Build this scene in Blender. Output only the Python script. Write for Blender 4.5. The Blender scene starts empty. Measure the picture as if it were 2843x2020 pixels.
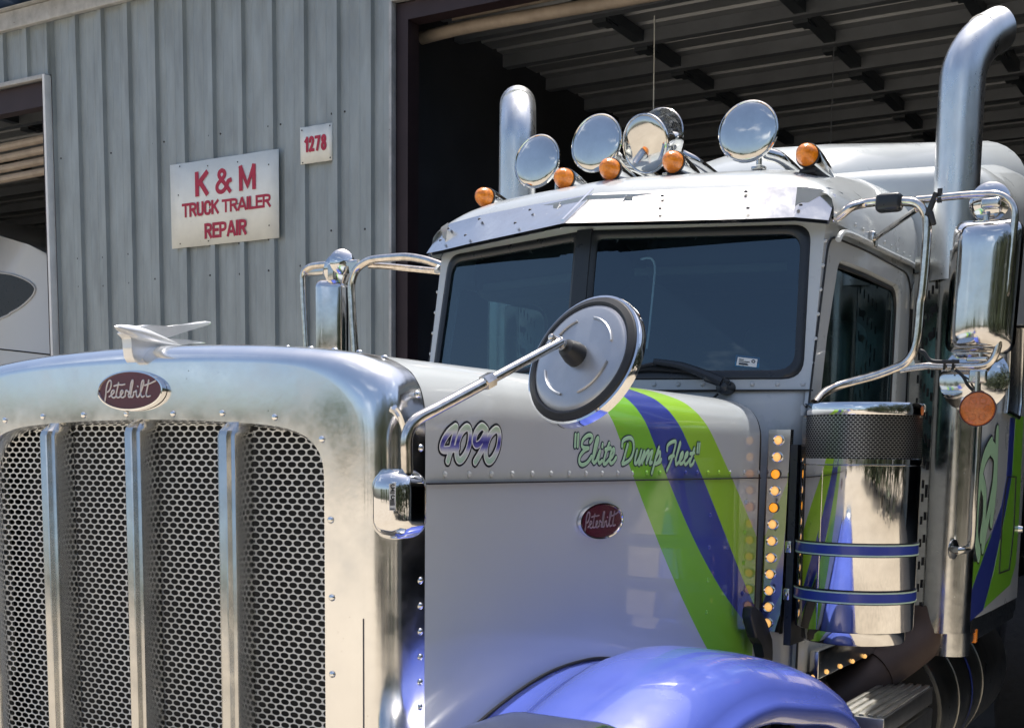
import bpy, bmesh, math, random
import numpy as np
from mathutils import Vector, Matrix

random.seed(7)
S = bpy.context.scene
COL = S.collection

# ------------------------------------------------------------------ camera
# metres; truck axis along Y (it faces -Y), X to the truck's own left, Z up
F, PPX, PPY, IW, IH = 3475.0, 1421.0, 1690.0, 2843.0, 2020.0
def _u(v): return v / np.linalg.norm(v)
_VX, _VY = np.array([-4450., 1205.]), np.array([3510., 1300.])
_dy = _u(np.r_[_VY - (PPX, PPY), F]); _dx = -_u(np.r_[_VX - (PPX, PPY), F])
_dx = _u(_dx - _dy * _dx.dot(_dy) * .5); _dy = _u(_dy - _dx * _dx.dot(_dy))
RM = np.stack([_dx, _dy, np.cross(_dx, _dy)], 1)
CP = np.array([1.925, -1.746, 1.646])
cam_d = bpy.data.cameras.new("camera"); cam = bpy.data.objects.new("camera", cam_d); COL.objects.link(cam)
cam_d.sensor_width = 36.0; cam_d.sensor_fit = 'HORIZONTAL'
cam_d.lens = F / IW * 36.0
cam_d.shift_y = (PPY - IH / 2) / IW
cam_d.shift_x = (IW / 2 - PPX) / IW
cam_d.clip_start = .05; cam_d.clip_end = 2000
_m = Matrix.Identity(4)
for i in range(3):
    _m[i][0] = RM[0][i]; _m[i][1] = -RM[1][i]; _m[i][2] = -RM[2][i]; _m[i][3] = CP[i]
cam.matrix_world = _m
S.camera = cam
S.render.resolution_x, S.render.resolution_y = 1024, 727

# ------------------------------------------------------------------ light
SUN = Vector((-0.02, 0.36, 1.0)).normalized()
world = bpy.data.worlds.new("World"); S.world = world; world.use_nodes = True
wn, wl = world.node_tree.nodes, world.node_tree.links
bg = wn["Background"]
sky = wn.new("ShaderNodeTexSky"); sky.sky_type = 'NISHITA'; sky.sun_disc = False
sky.sun_elevation = math.asin(SUN.z); sky.sun_rotation = math.atan2(SUN.x, SUN.y)
sky.air_density = 1.0; sky.dust_density = 3.2; sky.ozone_density = 1.5
tc = wn.new("ShaderNodeTexCoord"); mp = wn.new("ShaderNodeMapping"); mp.inputs['Scale'].default_value = (1.1, 1.1, 3.4)
nz = wn.new("ShaderNodeTexNoise"); nz.inputs['Scale'].default_value = 1.5; nz.inputs['Detail'].default_value = 7; nz.inputs['Roughness'].default_value = .62
rp = wn.new("ShaderNodeValToRGB"); rp.color_ramp.elements[0].position = .57; rp.color_ramp.elements[1].position = .74
mx = wn.new("ShaderNodeMixRGB"); mx.inputs[2].default_value = (9.5, 9.8, 10.2, 1)
wl.new(tc.outputs['Generated'], mp.inputs[0]); wl.new(mp.outputs[0], nz.inputs['Vector']); wl.new(nz.outputs['Fac'], rp.inputs[0])
wl.new(rp.outputs[0], mx.inputs[0]); wl.new(sky.outputs[0], mx.inputs[1]); wl.new(mx.outputs[0], bg.inputs[0])
bg.inputs[1].default_value = 0.13
sd = bpy.data.lights.new("sun", 'SUN'); sun = bpy.data.objects.new("sun", sd); COL.objects.link(sun)
sd.energy = 4.2; sd.angle = math.radians(.53); sd.color = (1, .955, .88)
sun.rotation_euler = SUN.to_track_quat('Z', 'Y').to_euler(); sun.location = (0, -4, 12)
vs = S.view_settings; vs.view_transform = 'Standard'; vs.look = 'None'; vs.gamma = 1; vs.use_curve_mapping = False
vs.exposure = 0.55
S.cycles.use_denoising = True
S.cycles.max_bounces = 10; S.cycles.diffuse_bounces = 5; S.cycles.glossy_bounces = 6; S.cycles.transparent_max_bounces = 16
S.cycles.sample_clamp_indirect = 6.0; S.cycles.caustics_reflective = True; S.cycles.blur_glossy = .4

# ------------------------------------------------------------------ photo -> place
def ray(u, v): return RM.T @ np.array([u - PPX, v - PPY, F])
def onX(u, v, x): d = ray(u, v); return Vector(CP + d * (x - CP[0]) / d[0])
def onY(u, v, y): d = ray(u, v); return Vector(CP + d * (y - CP[1]) / d[1])
def onZ(u, v, z): d = ray(u, v); return Vector(CP + d * (z - CP[2]) / d[2])
def crop(ox, oy, k=3.81): return lambda u, v: (ox + u / k, oy + v / k)

# ------------------------------------------------------------------ materials
MATS = {}
def newmat(name):
    m = bpy.data.materials.new(name); m.use_nodes = True; MATS[name] = m
    return m, m.node_tree.nodes, m.node_tree.links, m.node_tree.nodes["Principled BSDF"]
def c4(c): return (c[0], c[1], c[2], 1)
def mat(name, base, rough=.5, metal=0., var=None, rvar=None, bump=None, coat=0., speck=None, stretch=(1, 1, 1), emit=None, spec=.5, dark=.55):
    """var=(scale, amount) mottles the colour, rvar=(scale, amount) the gloss, bump=(scale, strength, distance),
    speck=(scale, threshold, colour) adds small marks"""
    m, N, L, B = newmat(name)
    B.inputs['Base Color'].default_value = c4(base); B.inputs['Roughness'].default_value = rough
    B.inputs['Metallic'].default_value = metal; B.inputs['Specular IOR Level'].default_value = spec
    if coat: B.inputs['Coat Weight'].default_value = coat; B.inputs['Coat Roughness'].default_value = .03
    if emit: B.inputs['Emission Color'].default_value = c4(emit[0]); B.inputs['Emission Strength'].default_value = emit[1]
    t = N.new("ShaderNodeTexCoord"); mpn = N.new("ShaderNodeMapping"); mpn.inputs['Scale'].default_value = stretch
    L.new(t.outputs['Object'], mpn.inputs[0])
    col = None
    if var:
        n = N.new("ShaderNodeTexNoise"); n.inputs['Scale'].default_value = var[0]; n.inputs['Detail'].default_value = 6; n.inputs['Roughness'].default_value = .6
        L.new(mpn.outputs[0], n.inputs['Vector'])
        r = N.new("ShaderNodeMapRange"); r.inputs[1].default_value = .3; r.inputs[2].default_value = .7
        L.new(n.outputs['Fac'], r.inputs[0])
        x = N.new("ShaderNodeMixRGB"); x.inputs[1].default_value = c4([q * (1 - var[1] * dark) for q in base]); x.inputs[2].default_value = c4([min(1, q * (1 + var[1] * .45)) for q in base])
        L.new(r.outputs[0], x.inputs[0]); col = x.outputs[0]
    if speck:
        n = N.new("ShaderNodeTexNoise"); n.inputs['Scale'].default_value = speck[0]; n.inputs['Detail'].default_value = 3; n.inputs['Roughness'].default_value = .7
        L.new(t.outputs['Object'], n.inputs['Vector'])
        r = N.new("ShaderNodeMapRange"); r.inputs[1].default_value = speck[1]; r.inputs[2].default_value = speck[1] + .035
        L.new(n.outputs['Fac'], r.inputs[0])
        x = N.new("ShaderNodeMixRGB"); x.inputs[2].default_value = c4(speck[2])
        L.new(r.outputs[0], x.inputs[0])
        if col: L.new(col, x.inputs[1])
        else: x.inputs[1].default_value = c4(base)
        col = x.outputs[0]
    if col: L.new(col, B.inputs['Base Color'])
    if rvar:
        n = N.new("ShaderNodeTexNoise"); n.inputs['Scale'].default_value = rvar[0]; n.inputs['Detail'].default_value = 7; n.inputs['Roughness'].default_value = .65
        L.new(mpn.outputs[0], n.inputs['Vector'])
        r = N.new("ShaderNodeMapRange"); r.inputs[1].default_value = .3; r.inputs[2].default_value = .72
        r.inputs[3].default_value = max(.01, rough - rvar[1]); r.inputs[4].default_value = rough + rvar[1]
        L.new(n.outputs['Fac'], r.inputs[0]); L.new(r.outputs[0], B.inputs['Roughness'])
    if bump:
        n = N.new("ShaderNodeTexNoise"); n.inputs['Scale'].default_value = bump[0]; n.inputs['Detail'].default_value = 4
        L.new(mpn.outputs[0], n.inputs['Vector'])
        b = N.new("ShaderNodeBump"); b.inputs['Strength'].default_value = bump[1]; b.inputs['Distance'].default_value = bump[2]
        L.new(n.outputs['Fac'], b.inputs['Height']); L.new(b.outputs[0], B.inputs['Normal'])
    return m

PAINT = (.485, .515, .525)
BLUE = (.085, .125, .50); GREEN = (.20, .50, .04); GREEN2 = (.30, .56, .035); STRIPE_BLUE = (.035, .055, .30)
M = {}
M['paint'] = mat('silver_paint', PAINT, .32, 0, var=(3, .08), rvar=(6, .08), coat=.6)
M['paint_worn'] = mat('silver_paint_worn', (.42, .43, .44), .4, 0, var=(9, .25), rvar=(12, .1), coat=.25)
M['blue'] = mat('blue_paint', BLUE, .22, 0, var=(5, .12), rvar=(9, .08), coat=.7, speck=(70, .74, (.5, .55, .7)))
M['alu'] = mat('polished_aluminium', (.86, .865, .86), .17, 1, var=(4, .12), rvar=(14, .09), bump=(26, .05, .004), speck=(85, .725, (.22, .2, .18)))
M['alu_side'] = mat('polished_aluminium_band', (.78, .79, .79), .13, 1, var=(6, .2), rvar=(18, .07), bump=(9, .06, .006))
M['brushed'] = mat('worn_stainless', (.62, .62, .60), .2, 1, var=(12, .3), rvar=(25, .09), bump=(15, .05, .003))
M['chrome'] = mat('chrome', (.80, .80, .80), .045, 1, var=(8, .12), rvar=(30, .03), bump=(7, .03, .004))
M['horn_chrome'] = mat('horn_chrome', (.68, .675, .65), .075, 1, var=(9, .2), rvar=(20, .03), bump=(6, .03, .004))
M['rusty_chrome'] = mat('pitted_chrome', (.70, .66, .61), .16, 1, var=(45, .5), rvar=(60, .1))
M['stack'] = mat('brushed_stack_chrome', (.72, .73, .725), .3, 1, var=(14, .25), rvar=(20, .07), stretch=(1, 1, .35), speck=(60, .74, (.3, .3, .3)))
M['mesh'] = mat('galvanised_grille_mesh', (.66, .67, .66), .5, .3, var=(20, .2))
M['dark'] = mat('dark_void', (.012, .013, .016), .7)
M['rad'] = mat('radiator_core', (.02, .021, .023), .55, .3, var=(60, .6), stretch=(1, 1, 9))
M['rubber'] = mat('black_rubber', (.018, .019, .021), .5, 0, var=(20, .3))
M['satin_black'] = mat('satin_black', (.02, .024, .03), .32, 0, rvar=(20, .08))
M['maroon'] = mat('maroon_enamel', (.085, .008, .022), .25, 0, var=(14, .2), coat=.5)
M['amber'] = mat('amber_lens', (.86, .24, .015), .16, 0, var=(70, .6), bump=(140, .5, .004), coat=.5, emit=((1., .22, .01), .03))
M['amber_flat'] = mat('amber_reflector', (.62, .17, .03), .25, 0, var=(150, .4), coat=.4)
M['led'] = mat('lit_clear_led', (.9, .6, .25), .2, 0, emit=((1., .52, .14), .6))
M['led_amber'] = mat('lit_amber_led', (.9, .4, .05), .2, 0, emit=((1., .36, .02), .6))
M['white_vinyl'] = mat('white_vinyl', (.72, .74, .74), .4)
M['black_vinyl'] = mat('black_vinyl', (.012, .014, .02), .35)
M['navy_vinyl'] = mat('navy_vinyl', (.015, .03, .06), .35)
M['mint_vinyl'] = mat('mint_vinyl', (.42, .66, .42), .35)
M['strap_blue'] = mat('strap_blue', (.035, .06, .33), .3, coat=.4)
M['strap_green'] = mat('strap_pale_green', (.5, .66, .52), .35)
M['silver_letter'] = mat('silver_letters', (.66, .62, .63), .3, .6)
M['dim_letter'] = mat('dark_letters', (.30, .24, .26), .4, .5)  # darker letter colour for the side badge
M['galv'] = mat('weathered_galvanised_sheet', (.335, .37, .375), .48, .35, var=(2.0, .34), rvar=(5, .12), stretch=(4, 4, .9), bump=(5, .12, .01), speck=(21, .745, (.5, .5, .48)))
M['galv_trim'] = mat('weathered_trim', (.46, .46, .45), .5, .2, var=(7, .5), speck=(26, .70, (.16, .12, .1)))
M['white_trim'] = mat('white_edge_trim', (.80, .81, .80), .5, 0, var=(6, .2))
M['red_iron'] = mat('red_iron_steel', (.030, .018, .023), .55, .1, var=(6, .3))
M['blue_sheet'] = mat('blue_soffit_sheet', (.055, .10, .20), .5, .1, var=(4, .3))
M['ceil'] = mat('dusty_galvalume_ceiling', (.26, .275, .29), .45, .4, var=(2, .3), stretch=(.4, 3, 1))
M['purlin'] = mat('grey_purlin_steel', (.15, .165, .185), .5, .3, var=(3, .3))
M['dark_steel'] = mat('dark_frame_steel', (.05, .06, .07), .5, .2)
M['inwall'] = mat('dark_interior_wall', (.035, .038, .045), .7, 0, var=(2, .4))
M['curtain'] = mat('beige_curtain_slat', (.36, .30, .24), .55, 0, var=(7, .4))
M['sign'] = mat('white_sign_board', (.84, .86, .81), .5, 0, var=(5, .14), speck=(30, .72, (.5, .53, .5)))
M['sign_red'] = mat('red_sign_paint', (.43, .022, .06), .5, 0, var=(14, .2))
M['screw'] = mat('dark_screw_head', (.05, .05, .055), .5, .5)
M['van'] = mat('white_truck_paint', (.62, .64, .66), .3, 0, coat=.5)
M['tyre'] = mat('tyre_rubber', (.02, .02, .021), .75, 0, var=(30, .4), bump=(30, .4, .01))
M['tank'] = mat('brushed_tank_aluminium', (.24, .24, .225), .35, 1, var=(6, .3), rvar=(10, .1))
M['brown_pipe'] = mat('dull_brown_pipe', (.075, .05, .042), .6, .2, var=(8, .3))
M['step'] = mat('tread_aluminium', (.60, .59, .56), .3, 1, var=(10, .3))
M['cab_dark'] = mat('dark_cab_trim', (.022, .026, .03), .55, 0, var=(6, .3))
M['cab_olive'] = mat('olive_cab_trim', (.075, .08, .06), .6)
M['seat'] = mat('grey_seat_cloth', (.06, .065, .075), .8, 0, var=(9, .3))
M['sticker_blue'] = mat('blue_sticker', (.02, .14, .28), .4)
M['leaf'] = mat('tree_leaf', (.055, .075, .035), .6, 0, var=(1.5, .6))
M['bark'] = mat('tree_bark', (.10, .08, .06), .8, 0, var=(8, .4))

# ground: pale sandy concrete with patches
def ground_mat():
    m, N, L, B = newmat('sandy_yard')
    t = N.new("ShaderNodeTexCoord")
    n1 = N.new("ShaderNodeTexNoise"); n1.inputs['Scale'].default_value = .35; n1.inputs['Detail'].default_value = 8
    n2 = N.new("ShaderNodeTexNoise"); n2.inputs['Scale'].default_value = 9; n2.inputs['Detail'].default_value = 8
    for n in (n1, n2): L.new(t.outputs['Object'], n.inputs['Vector'])
    a = N.new("ShaderNodeMixRGB"); a.inputs[1].default_value = (.36, .30, .225, 1); a.inputs[2].default_value = (.52, .46, .37, 1); L.new(n1.outputs['Fac'], a.inputs[0])
    b = N.new("ShaderNodeMixRGB"); b.blend_type = 'MULTIPLY'; b.inputs[0].default_value = .5; L.new(a.outputs[0], b.inputs[1])
    r = N.new("ShaderNodeValToRGB"); r.color_ramp.elements[0].position = .3; r.color_ramp.elements[0].color = (.55, .55, .55, 1); r.color_ramp.elements[1].position = .6
    L.new(n2.outputs['Fac'], r.inputs[0]); L.new(r.outputs[0], b.inputs[2]); L.new(b.outputs[0], B.inputs['Base Color'])
    B.inputs['Roughness'].default_value = .9
    return m
M['ground'] = ground_mat()

def glass_mat(name, tint, ior=1.5, rough=0.0):
    m, N, L, B = newmat(name)
    out = N["Material Output"]
    lw = N.new("ShaderNodeLayerWeight"); lw.inputs['Blend'].default_value = .5      # Schlick, the same from both sides of the pane
    pw = N.new("ShaderNodeMath"); pw.operation = 'POWER'; pw.inputs[1].default_value = 5; L.new(lw.outputs['Facing'], pw.inputs[0])
    fr = N.new("ShaderNodeMath"); fr.operation = 'MULTIPLY_ADD'; fr.inputs[1].default_value = .94; fr.inputs[2].default_value = ((ior - 1) / (ior + 1)) ** 2; L.new(pw.outputs[0], fr.inputs[0])
    tr = N.new("ShaderNodeBsdfTransparent"); tr.inputs[0].default_value = c4(tint)
    gl = N.new("ShaderNodeBsdfGlossy"); gl.inputs['Roughness'].default_value = rough; gl.inputs[0].default_value = (.72, .9, 1, 1)
    x = N.new("ShaderNodeMixShader")
    L.new(fr.outputs[0], x.inputs[0]); L.new(tr.outputs[0], x.inputs[1]); L.new(gl.outputs[0], x.inputs[2]); L.new(x.outputs[0], out.inputs[0])
    return m
M['glass'] = glass_mat('tinted_windshield', (.34, .47, .54), 2.1)
M['glass_side'] = glass_mat('tinted_side_glass', (.30, .42, .40), 1.75)

# hood paint: four stripe borders as curves of arc length, worked out from the UV map (u = distance back, v = arc length)
def hood_mat(curves, s0, s1, ymax):
    m, N, L, B = newmat('striped_hood_paint')
    B.inputs['Roughness'].default_value = .42; B.inputs['Specular IOR Level'].default_value = .25; B.inputs['Coat Weight'].default_value = .7; B.inputs['Coat Roughness'].default_value = .03
    uv = N.new("ShaderNodeUVMap"); uv.uv_map = 'UVMap'; sp = N.new("ShaderNodeSeparateXYZ"); L.new(uv.outputs[0], sp.inputs[0])
    ns = N.new("ShaderNodeMapRange"); ns.inputs[1].default_value = s0; ns.inputs[2].default_value = s1; L.new(sp.outputs[1], ns.inputs[0])
    ny = N.new("ShaderNodeMath"); ny.operation = 'DIVIDE'; ny.inputs[1].default_value = ymax; L.new(sp.outputs[0], ny.inputs[0])
    no = N.new("ShaderNodeTexNoise"); no.inputs['Scale'].default_value = 3; t = N.new("ShaderNodeTexCoord"); L.new(t.outputs['Object'], no.inputs['Vector'])
    base = N.new("ShaderNodeMixRGB"); base.inputs[1].default_value = c4([q * .95 for q in PAINT]); base.inputs[2].default_value = c4([q * 1.04 for q in PAINT]); L.new(no.outputs['Fac'], base.inputs[0])
    prev = base.outputs[0]
    for pts, colr in zip(curves, (GREEN, STRIPE_BLUE, GREEN2, None)):
        fc = N.new("ShaderNodeFloatCurve"); cv = fc.mapping.curves[0]
        P = [(min(1, max(0, (s - s0) / (s1 - s0))), y / ymax) for s, y in pts]
        P.sort(); cv.points[0].location = P[0]; cv.points[1].location = P[-1]
        for p in P[1:-1]: cv.points.new(*p)
        fc.mapping.use_clip = False; fc.mapping.update()
        L.new(ns.outputs[0], fc.inputs['Value'])
        g = N.new("ShaderNodeMath"); g.operation = 'GREATER_THAN'; L.new(ny.outputs[0], g.inputs[0]); L.new(fc.outputs[0], g.inputs[1])
        x = N.new("ShaderNodeMixRGB"); L.new(g.outputs[0], x.inputs[0]); L.new(prev, x.inputs[1])
        if colr: x.inputs[2].default_value = c4(colr)
        else: L.new(base.outputs[0], x.inputs[2])
        prev = x.outputs[0]
    L.new(prev, B.inputs['Base Color'])
    return m

# ------------------------------------------------------------------ mesh helpers
def attach(o, parent):
    o.parent = parent
    # parts are modelled in world coordinates; only a thing's own Empty sits away from the origin
    if parent.parent is None: o.matrix_parent_inverse = Matrix.Translation(parent.location).inverted()
class Builder:
    """carries a bmesh"""
    def __init__(s): s.b = bmesh.new()
def new(): return Builder()
def thing(name, label, cat, loc=(0, 0, 0), group=None, kind=None):
    o = bpy.data.objects.new(name, None); COL.objects.link(o); o.location = loc; o.empty_display_size = .2
    return tag(o, label, cat, group, kind)
def tag(o, label=None, cat=None, group=None, kind=None):
    if label: o['label'] = label
    if cat: o['category'] = cat
    if group: o['group'] = group
    if kind: o['kind'] = kind
    return o

def face(bm, pts, mi=0):
    vs_ = [bm.b.verts.new(p) for p in pts]
    f = bm.b.faces.new(vs_); f.material_index = mi
    return f
def grid(bm, rows, closed_u=False, closed_v=False, mi=0, cap=False):
    V = [[bm.b.verts.new(p) for p in r] for r in rows]
    nr, nc = len(V), len(V[0])
    for i in range(nr - (0 if closed_v else 1)):
        for j in range(nc - (0 if closed_u else 1)):
            a, b = V[i], V[(i + 1) % nr]
            f = bm.b.faces.new((a[j], a[(j + 1) % nc], b[(j + 1) % nc], b[j])); f.material_index = mi
    if cap:
        for r in (V[0], V[-1]):
            f = bm.b.faces.new(r); f.material_index = mi
    return V
def frame(ax):
    ax = Vector(ax).normalized()
    h = Vector((0, 0, 1)) if abs(ax.z) < .9 else Vector((1, 0, 0))
    a = ax.cross(h).normalized(); b = ax.cross(a).normalized()
    return ax, a, b
def lathe(bm, prof, org, axis=(0, 0, 1), n=32, mi=0, a0=0., a1=None):
    ax, a, b = frame(axis); org = Vector(org)
    rows = []
    full = a1 is None
    for r, h in prof:
        rows.append([org + ax * h + (a * math.cos(t) + b * math.sin(t)) * r for t in
                     ([2 * math.pi * k / n for k in range(n)] if full else [a0 + (a1 - a0) * k / n for k in range(n + 1)])])
    grid(bm, rows, closed_u=full, mi=mi)
def cyl(bm, p0, p1, r, n=16, mi=0, r1=None):
    p0, p1 = Vector(p0), Vector(p1); h = (p1 - p0).length
    r1 = r if r1 is None else r1
    e = .0005
    lathe(bm, [(e, 0), (r, 0), (r1, h), (e, h)], p0, p1 - p0, n, mi)
def catmull(P, k=6, closed=False):
    P = [Vector(p) for p in P]; n = len(P); out = []
    for i in range(n if closed else n - 1):
        if closed: a, b, c, d = P[(i - 1) % n], P[i], P[(i + 1) % n], P[(i + 2) % n]
        else: a, b, c, d = P[max(i - 1, 0)], P[i], P[i + 1], P[min(i + 2, n - 1)]
        for j in range(k):
            t = j / k
            out.append(.5 * ((2 * b) + (c - a) * t + (2 * a - 5 * b + 4 * c - d) * t * t + (3 * b - a - 3 * c + d) * t ** 3))
    if not closed: out.append(P[-1])
    return out
def tube(bm, P, r, n=12, k=6, mi=0, cap=True, closed=False):
    P = catmull(P, k, closed) if k else [Vector(p) for p in P]
    m = len(P); rows = []; up = None
    for i in range(m):
        t = (P[(i + 1) % m] - P[i - 1]) if closed else (P[min(i + 1, m - 1)] - P[max(i - 1, 0)])
        t.normalize()
        if up is None: _, a, b = frame(t)
        else:
            a = (up - t * up.dot(t)).normalized(); b = t.cross(a)
        up = a
        rr = r(i / (m - 1)) if callable(r) else r
        rows.append([P[i] + (a * math.cos(q) + b * math.sin(q)) * rr for q in [2 * math.pi * j / n for j in range(n)]])
    grid(bm, rows, closed_u=True, closed_v=closed, mi=mi, cap=cap and not closed)
def box(bm, c, s, bevel=0., rot=None, mi=0, seg=3):
    t = bmesh.new(); bmesh.ops.create_cube(t, size=1)
    for v in t.verts: v.co = Vector((v.co.x * s[0], v.co.y * s[1], v.co.z * s[2]))
    if bevel: bmesh.ops.bevel(t, geom=t.edges[:], offset=bevel, segments=seg, profile=.5, affect='EDGES')
    mtx = Matrix.Translation(c) @ (rot.to_4x4() if rot else Matrix.Identity(4))
    mp_ = {}
    for v in t.verts: mp_[v] = bm.b.verts.new(mtx @ v.co)
    for f in t.faces:
        q = bm.b.faces.new([mp_[v] for v in f.verts]); q.material_index = mi
    t.free()
def prism(bm, pts, d, mi=0, bevel=0.):
    """polygon pts extruded by vector d"""
    t = bmesh.new(); d = Vector(d)
    a = [t.verts.new(p) for p in pts]; b = [t.verts.new(Vector(p) + d) for p in pts]
    t.faces.new(a); t.faces.new(b[::-1])
    for i in range(len(a)): t.faces.new((a[i], b[i], b[(i + 1) % len(a)], a[(i + 1) % len(a)]))
    if bevel: bmesh.ops.bevel(t, geom=t.edges[:], offset=bevel, segments=3, profile=.5, affect='EDGES', clamp_overlap=True)
    mp_ = {v: bm.b.verts.new(v.co) for v in t.verts}
    for f in t.faces: bm.b.faces.new([mp_[v] for v in f.verts]).material_index = mi
    t.free()
def rivet(bm, p, n, r=.009, h=.005, mi=0):
    lathe(bm, [(r, 0), (r * .85, h * .55), (r * .5, h * .9), (.0004, h)], p, n, 8, mi)
def stroke(bm, P, nrm, r, h, base, k=5, closed=False, mi=0):
    """a painted pen stroke: a ribbon with rounded ends standing h proud of its surface"""
    P = catmull(P, k, closed); n = Vector(nrm).normalized(); m = len(P)
    rows = []
    A = [math.pi * j / 6 for j in range(7)]
    def ring(p, t, s):
        b = n.cross(t).normalized()
        return [p + n * base + b * math.cos(q) * r * s + n * h * (math.sin(q) ** .5 if math.sin(q) > 0 else 0) * (1 if s > .5 else s) for q in A]
    for i in range(m):
        t = (P[(i + 1) % m] - P[i - 1]) if closed else (P[min(i + 1, m - 1)] - P[max(i - 1, 0)])
        if t.length < 1e-9: continue
        t.normalize()
        if i == 0 and not closed:
            for q in (1.0, .8, .45): rows.append(ring(P[0] - t * r * q, t, max(.02, math.sqrt(max(0, 1 - q * q)))))
        rows.append(ring(P[i], t, 1))
        if i == m - 1 and not closed:
            for q in (.45, .8, 1.0): rows.append(ring(P[-1] + t * r * q, t, max(.02, math.sqrt(max(0, 1 - q * q)))))
    grid(bm, rows, closed_v=closed, mi=mi)
def holes(bm, fn, nu, nv, pu, pv, rx, rz, keep=None, hexed=True, k=12):
    """a sheet of staggered oval holes; fn(u, v) puts it in space"""
    hu, hv = pu / 2, pv / 2
    # cell border: brick-staggered rectangle split into k points
    ang = [2 * math.pi * j / k + math.pi / k * 0 for j in range(k)]
    vc = {}
    def vert(u, v):
        key = (round(u, 5), round(v, 5))
        if key not in vc: vc[key] = bm.b.verts.new(fn(u, v))
        return vc[key]
    for j in range(nv):
        for i in range(nu):
            cu = i * pu + (hu if j % 2 else 0); cv = j * pv
            if keep and not keep(cu, cv): continue
            # hexagon-like cell: 6 corners and 6 edge middles
            H = [(hu, -pv / 3), (hu, 0), (hu, pv / 3), (hu / 2, pv / 2), (0, pv * 2 / 3), (-hu / 2, pv / 2), (-hu, pv / 3), (-hu, 0), (-hu, -pv / 3), (-hu / 2, -pv / 2), (0, -pv * 2 / 3), (hu / 2, -pv / 2)]
            O = [vert(cu + a, cv + b) for a, b in H]
            I = []
            for a, b in H:
                q = math.atan2(b / pv, a / pu); co, si = math.cos(q), math.sin(q)
                I.append(bm.b.verts.new(fn(cu + rx * math.copysign(abs(co) ** .9, co), cv + rz * math.copysign(abs(si) ** .9, si))))
            for q in range(12):
                bm.b.faces.new((O[q], O[(q + 1) % 12], I[(q + 1) % 12], I[q]))
def obj(name, bm, material, parent=None, smooth=35, recalc=True, solid=0.):
    if recalc: bmesh.ops.recalc_face_normals(bm.b, faces=bm.b.faces[:])
    me = bpy.data.meshes.new(name); bm.b.to_mesh(me); bm.b.free()
    for mm in (material if isinstance(material, (list, tuple)) else [material]): me.materials.append(mm)
    if smooth:
        me.polygons.foreach_set('use_smooth', [True] * len(me.polygons))
        if smooth < 180: me.set_sharp_from_angle(angle=math.radians(smooth))
    o = bpy.data.objects.new(name, me); COL.objects.link(o)
    if parent: attach(o, parent)
    if solid:
        md = o.modifiers.new('thickness', 'SOLIDIFY'); md.thickness = solid; md.offset = -1
    return o

# ================================================================== SETTING
b = new(); face(b, [(-400, -400, 0), (400, -400, 0), (400, 400, 0), (-400, 400, 0)])
tag(obj('ground', b, M['ground'], smooth=0), kind='structure')

WY = 5.65                                    # front wall plane
def rib_profile(x0, x1, phase=onY(218.6, 308, 5.65).x, pitch=.302):
    P = [(x0, 0)]
    k = math.floor((x0 - phase) / pitch) - 1
    while phase + k * pitch < x1 + pitch:
        c = phase + k * pitch
        for dx, dy in ((-.031, 0), (-.023, -.034), (.023, -.034), (.031, 0), (.094, 0), (.101, -.0035), (.108, -.0035), (.115, 0), (.187, 0), (.194, -.0035), (.201, -.0035), (.208, 0)):
            if x0 + .001 < c + dx < x1 - .001: P.append((c + dx, dy))
        k += 1
    P.append((x1, 0)); return P
def ribbed(bm, x0, x1, z0, z1, y=WY):
    pr = rib_profile(x0, x1)
    grid(bm, [[(x, y + d, z) for x, d in pr] for z in (z0, z1)])
LDR, LDZ = -7.03, 4.785                      # right edge and head of the left bay
JX, HZ = -3.49, 4.77                         # main bay
RJ = 7.6
shop = thing('shop_building', 'grey ribbed metal workshop with open bays and maroon steel door frame', 'building', (0, WY, 0))
b = new()
ribbed(b, LDR, JX, 0, 5.22); ribbed(b, -12.6, LDR, LDZ + .015, 5.22); ribbed(b, JX, RJ, HZ + .02, 5.22)
ribbed(b, RJ, 14, 0, 5.22); ribbed(b, -22, -12.6, 0, 5.22)
for z, xs in ((3.05, 1), (3.28, 1), (4.1, 0), (1.9, 1)):
    ph = onY(218.6, 308, WY).x
    for k in range(-1, 12):
        for dx in ((-.06,) if xs else (-.06, .06)):
            x = ph + .302 * k + dx + .012 * math.sin(k * 3.1 + z)
            if LDR + .05 < x < JX - .05 and (k + int(z * 7)) % (2 if not xs else 5): rivet(b, (x, WY - .001, z + .012 * math.sin(k * 5)), (0, -1, 0), .008, .006, 1)
obj('front_wall', b, [M['galv'], M['screw']], shop, smooth=0)
# fascia trim under the soffit, in two lengths with a lap joint
for x0, x1, dy in ((-22, -6.94, .0), (-6.945, 14, -.004)):
    b = new(); box(b, ((x0 + x1) / 2, WY - .055 + dy, 5.277), (x1 - x0, .05, .145), .006)
    box(b, ((x0 + x1) / 2, WY - .075 + dy, 5.36), (x1 - x0, .09, .012))
    obj('fascia', b, M['galv_trim'], shop)
b = new()
pr = []
x = -22
while x < 14:
    pr += [(x, 0), (x + .2, 0), (x + .225, -.03), (x + .275, -.03)]; x += .3
grid(b, [[(x, y, z - d * .0 + d) for x, d in pr] for y, z in ((WY + .02, 5.395), (WY - .42, 5.45))])
obj('soffit', b, M['blue_sheet'], shop, smooth=0)
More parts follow.
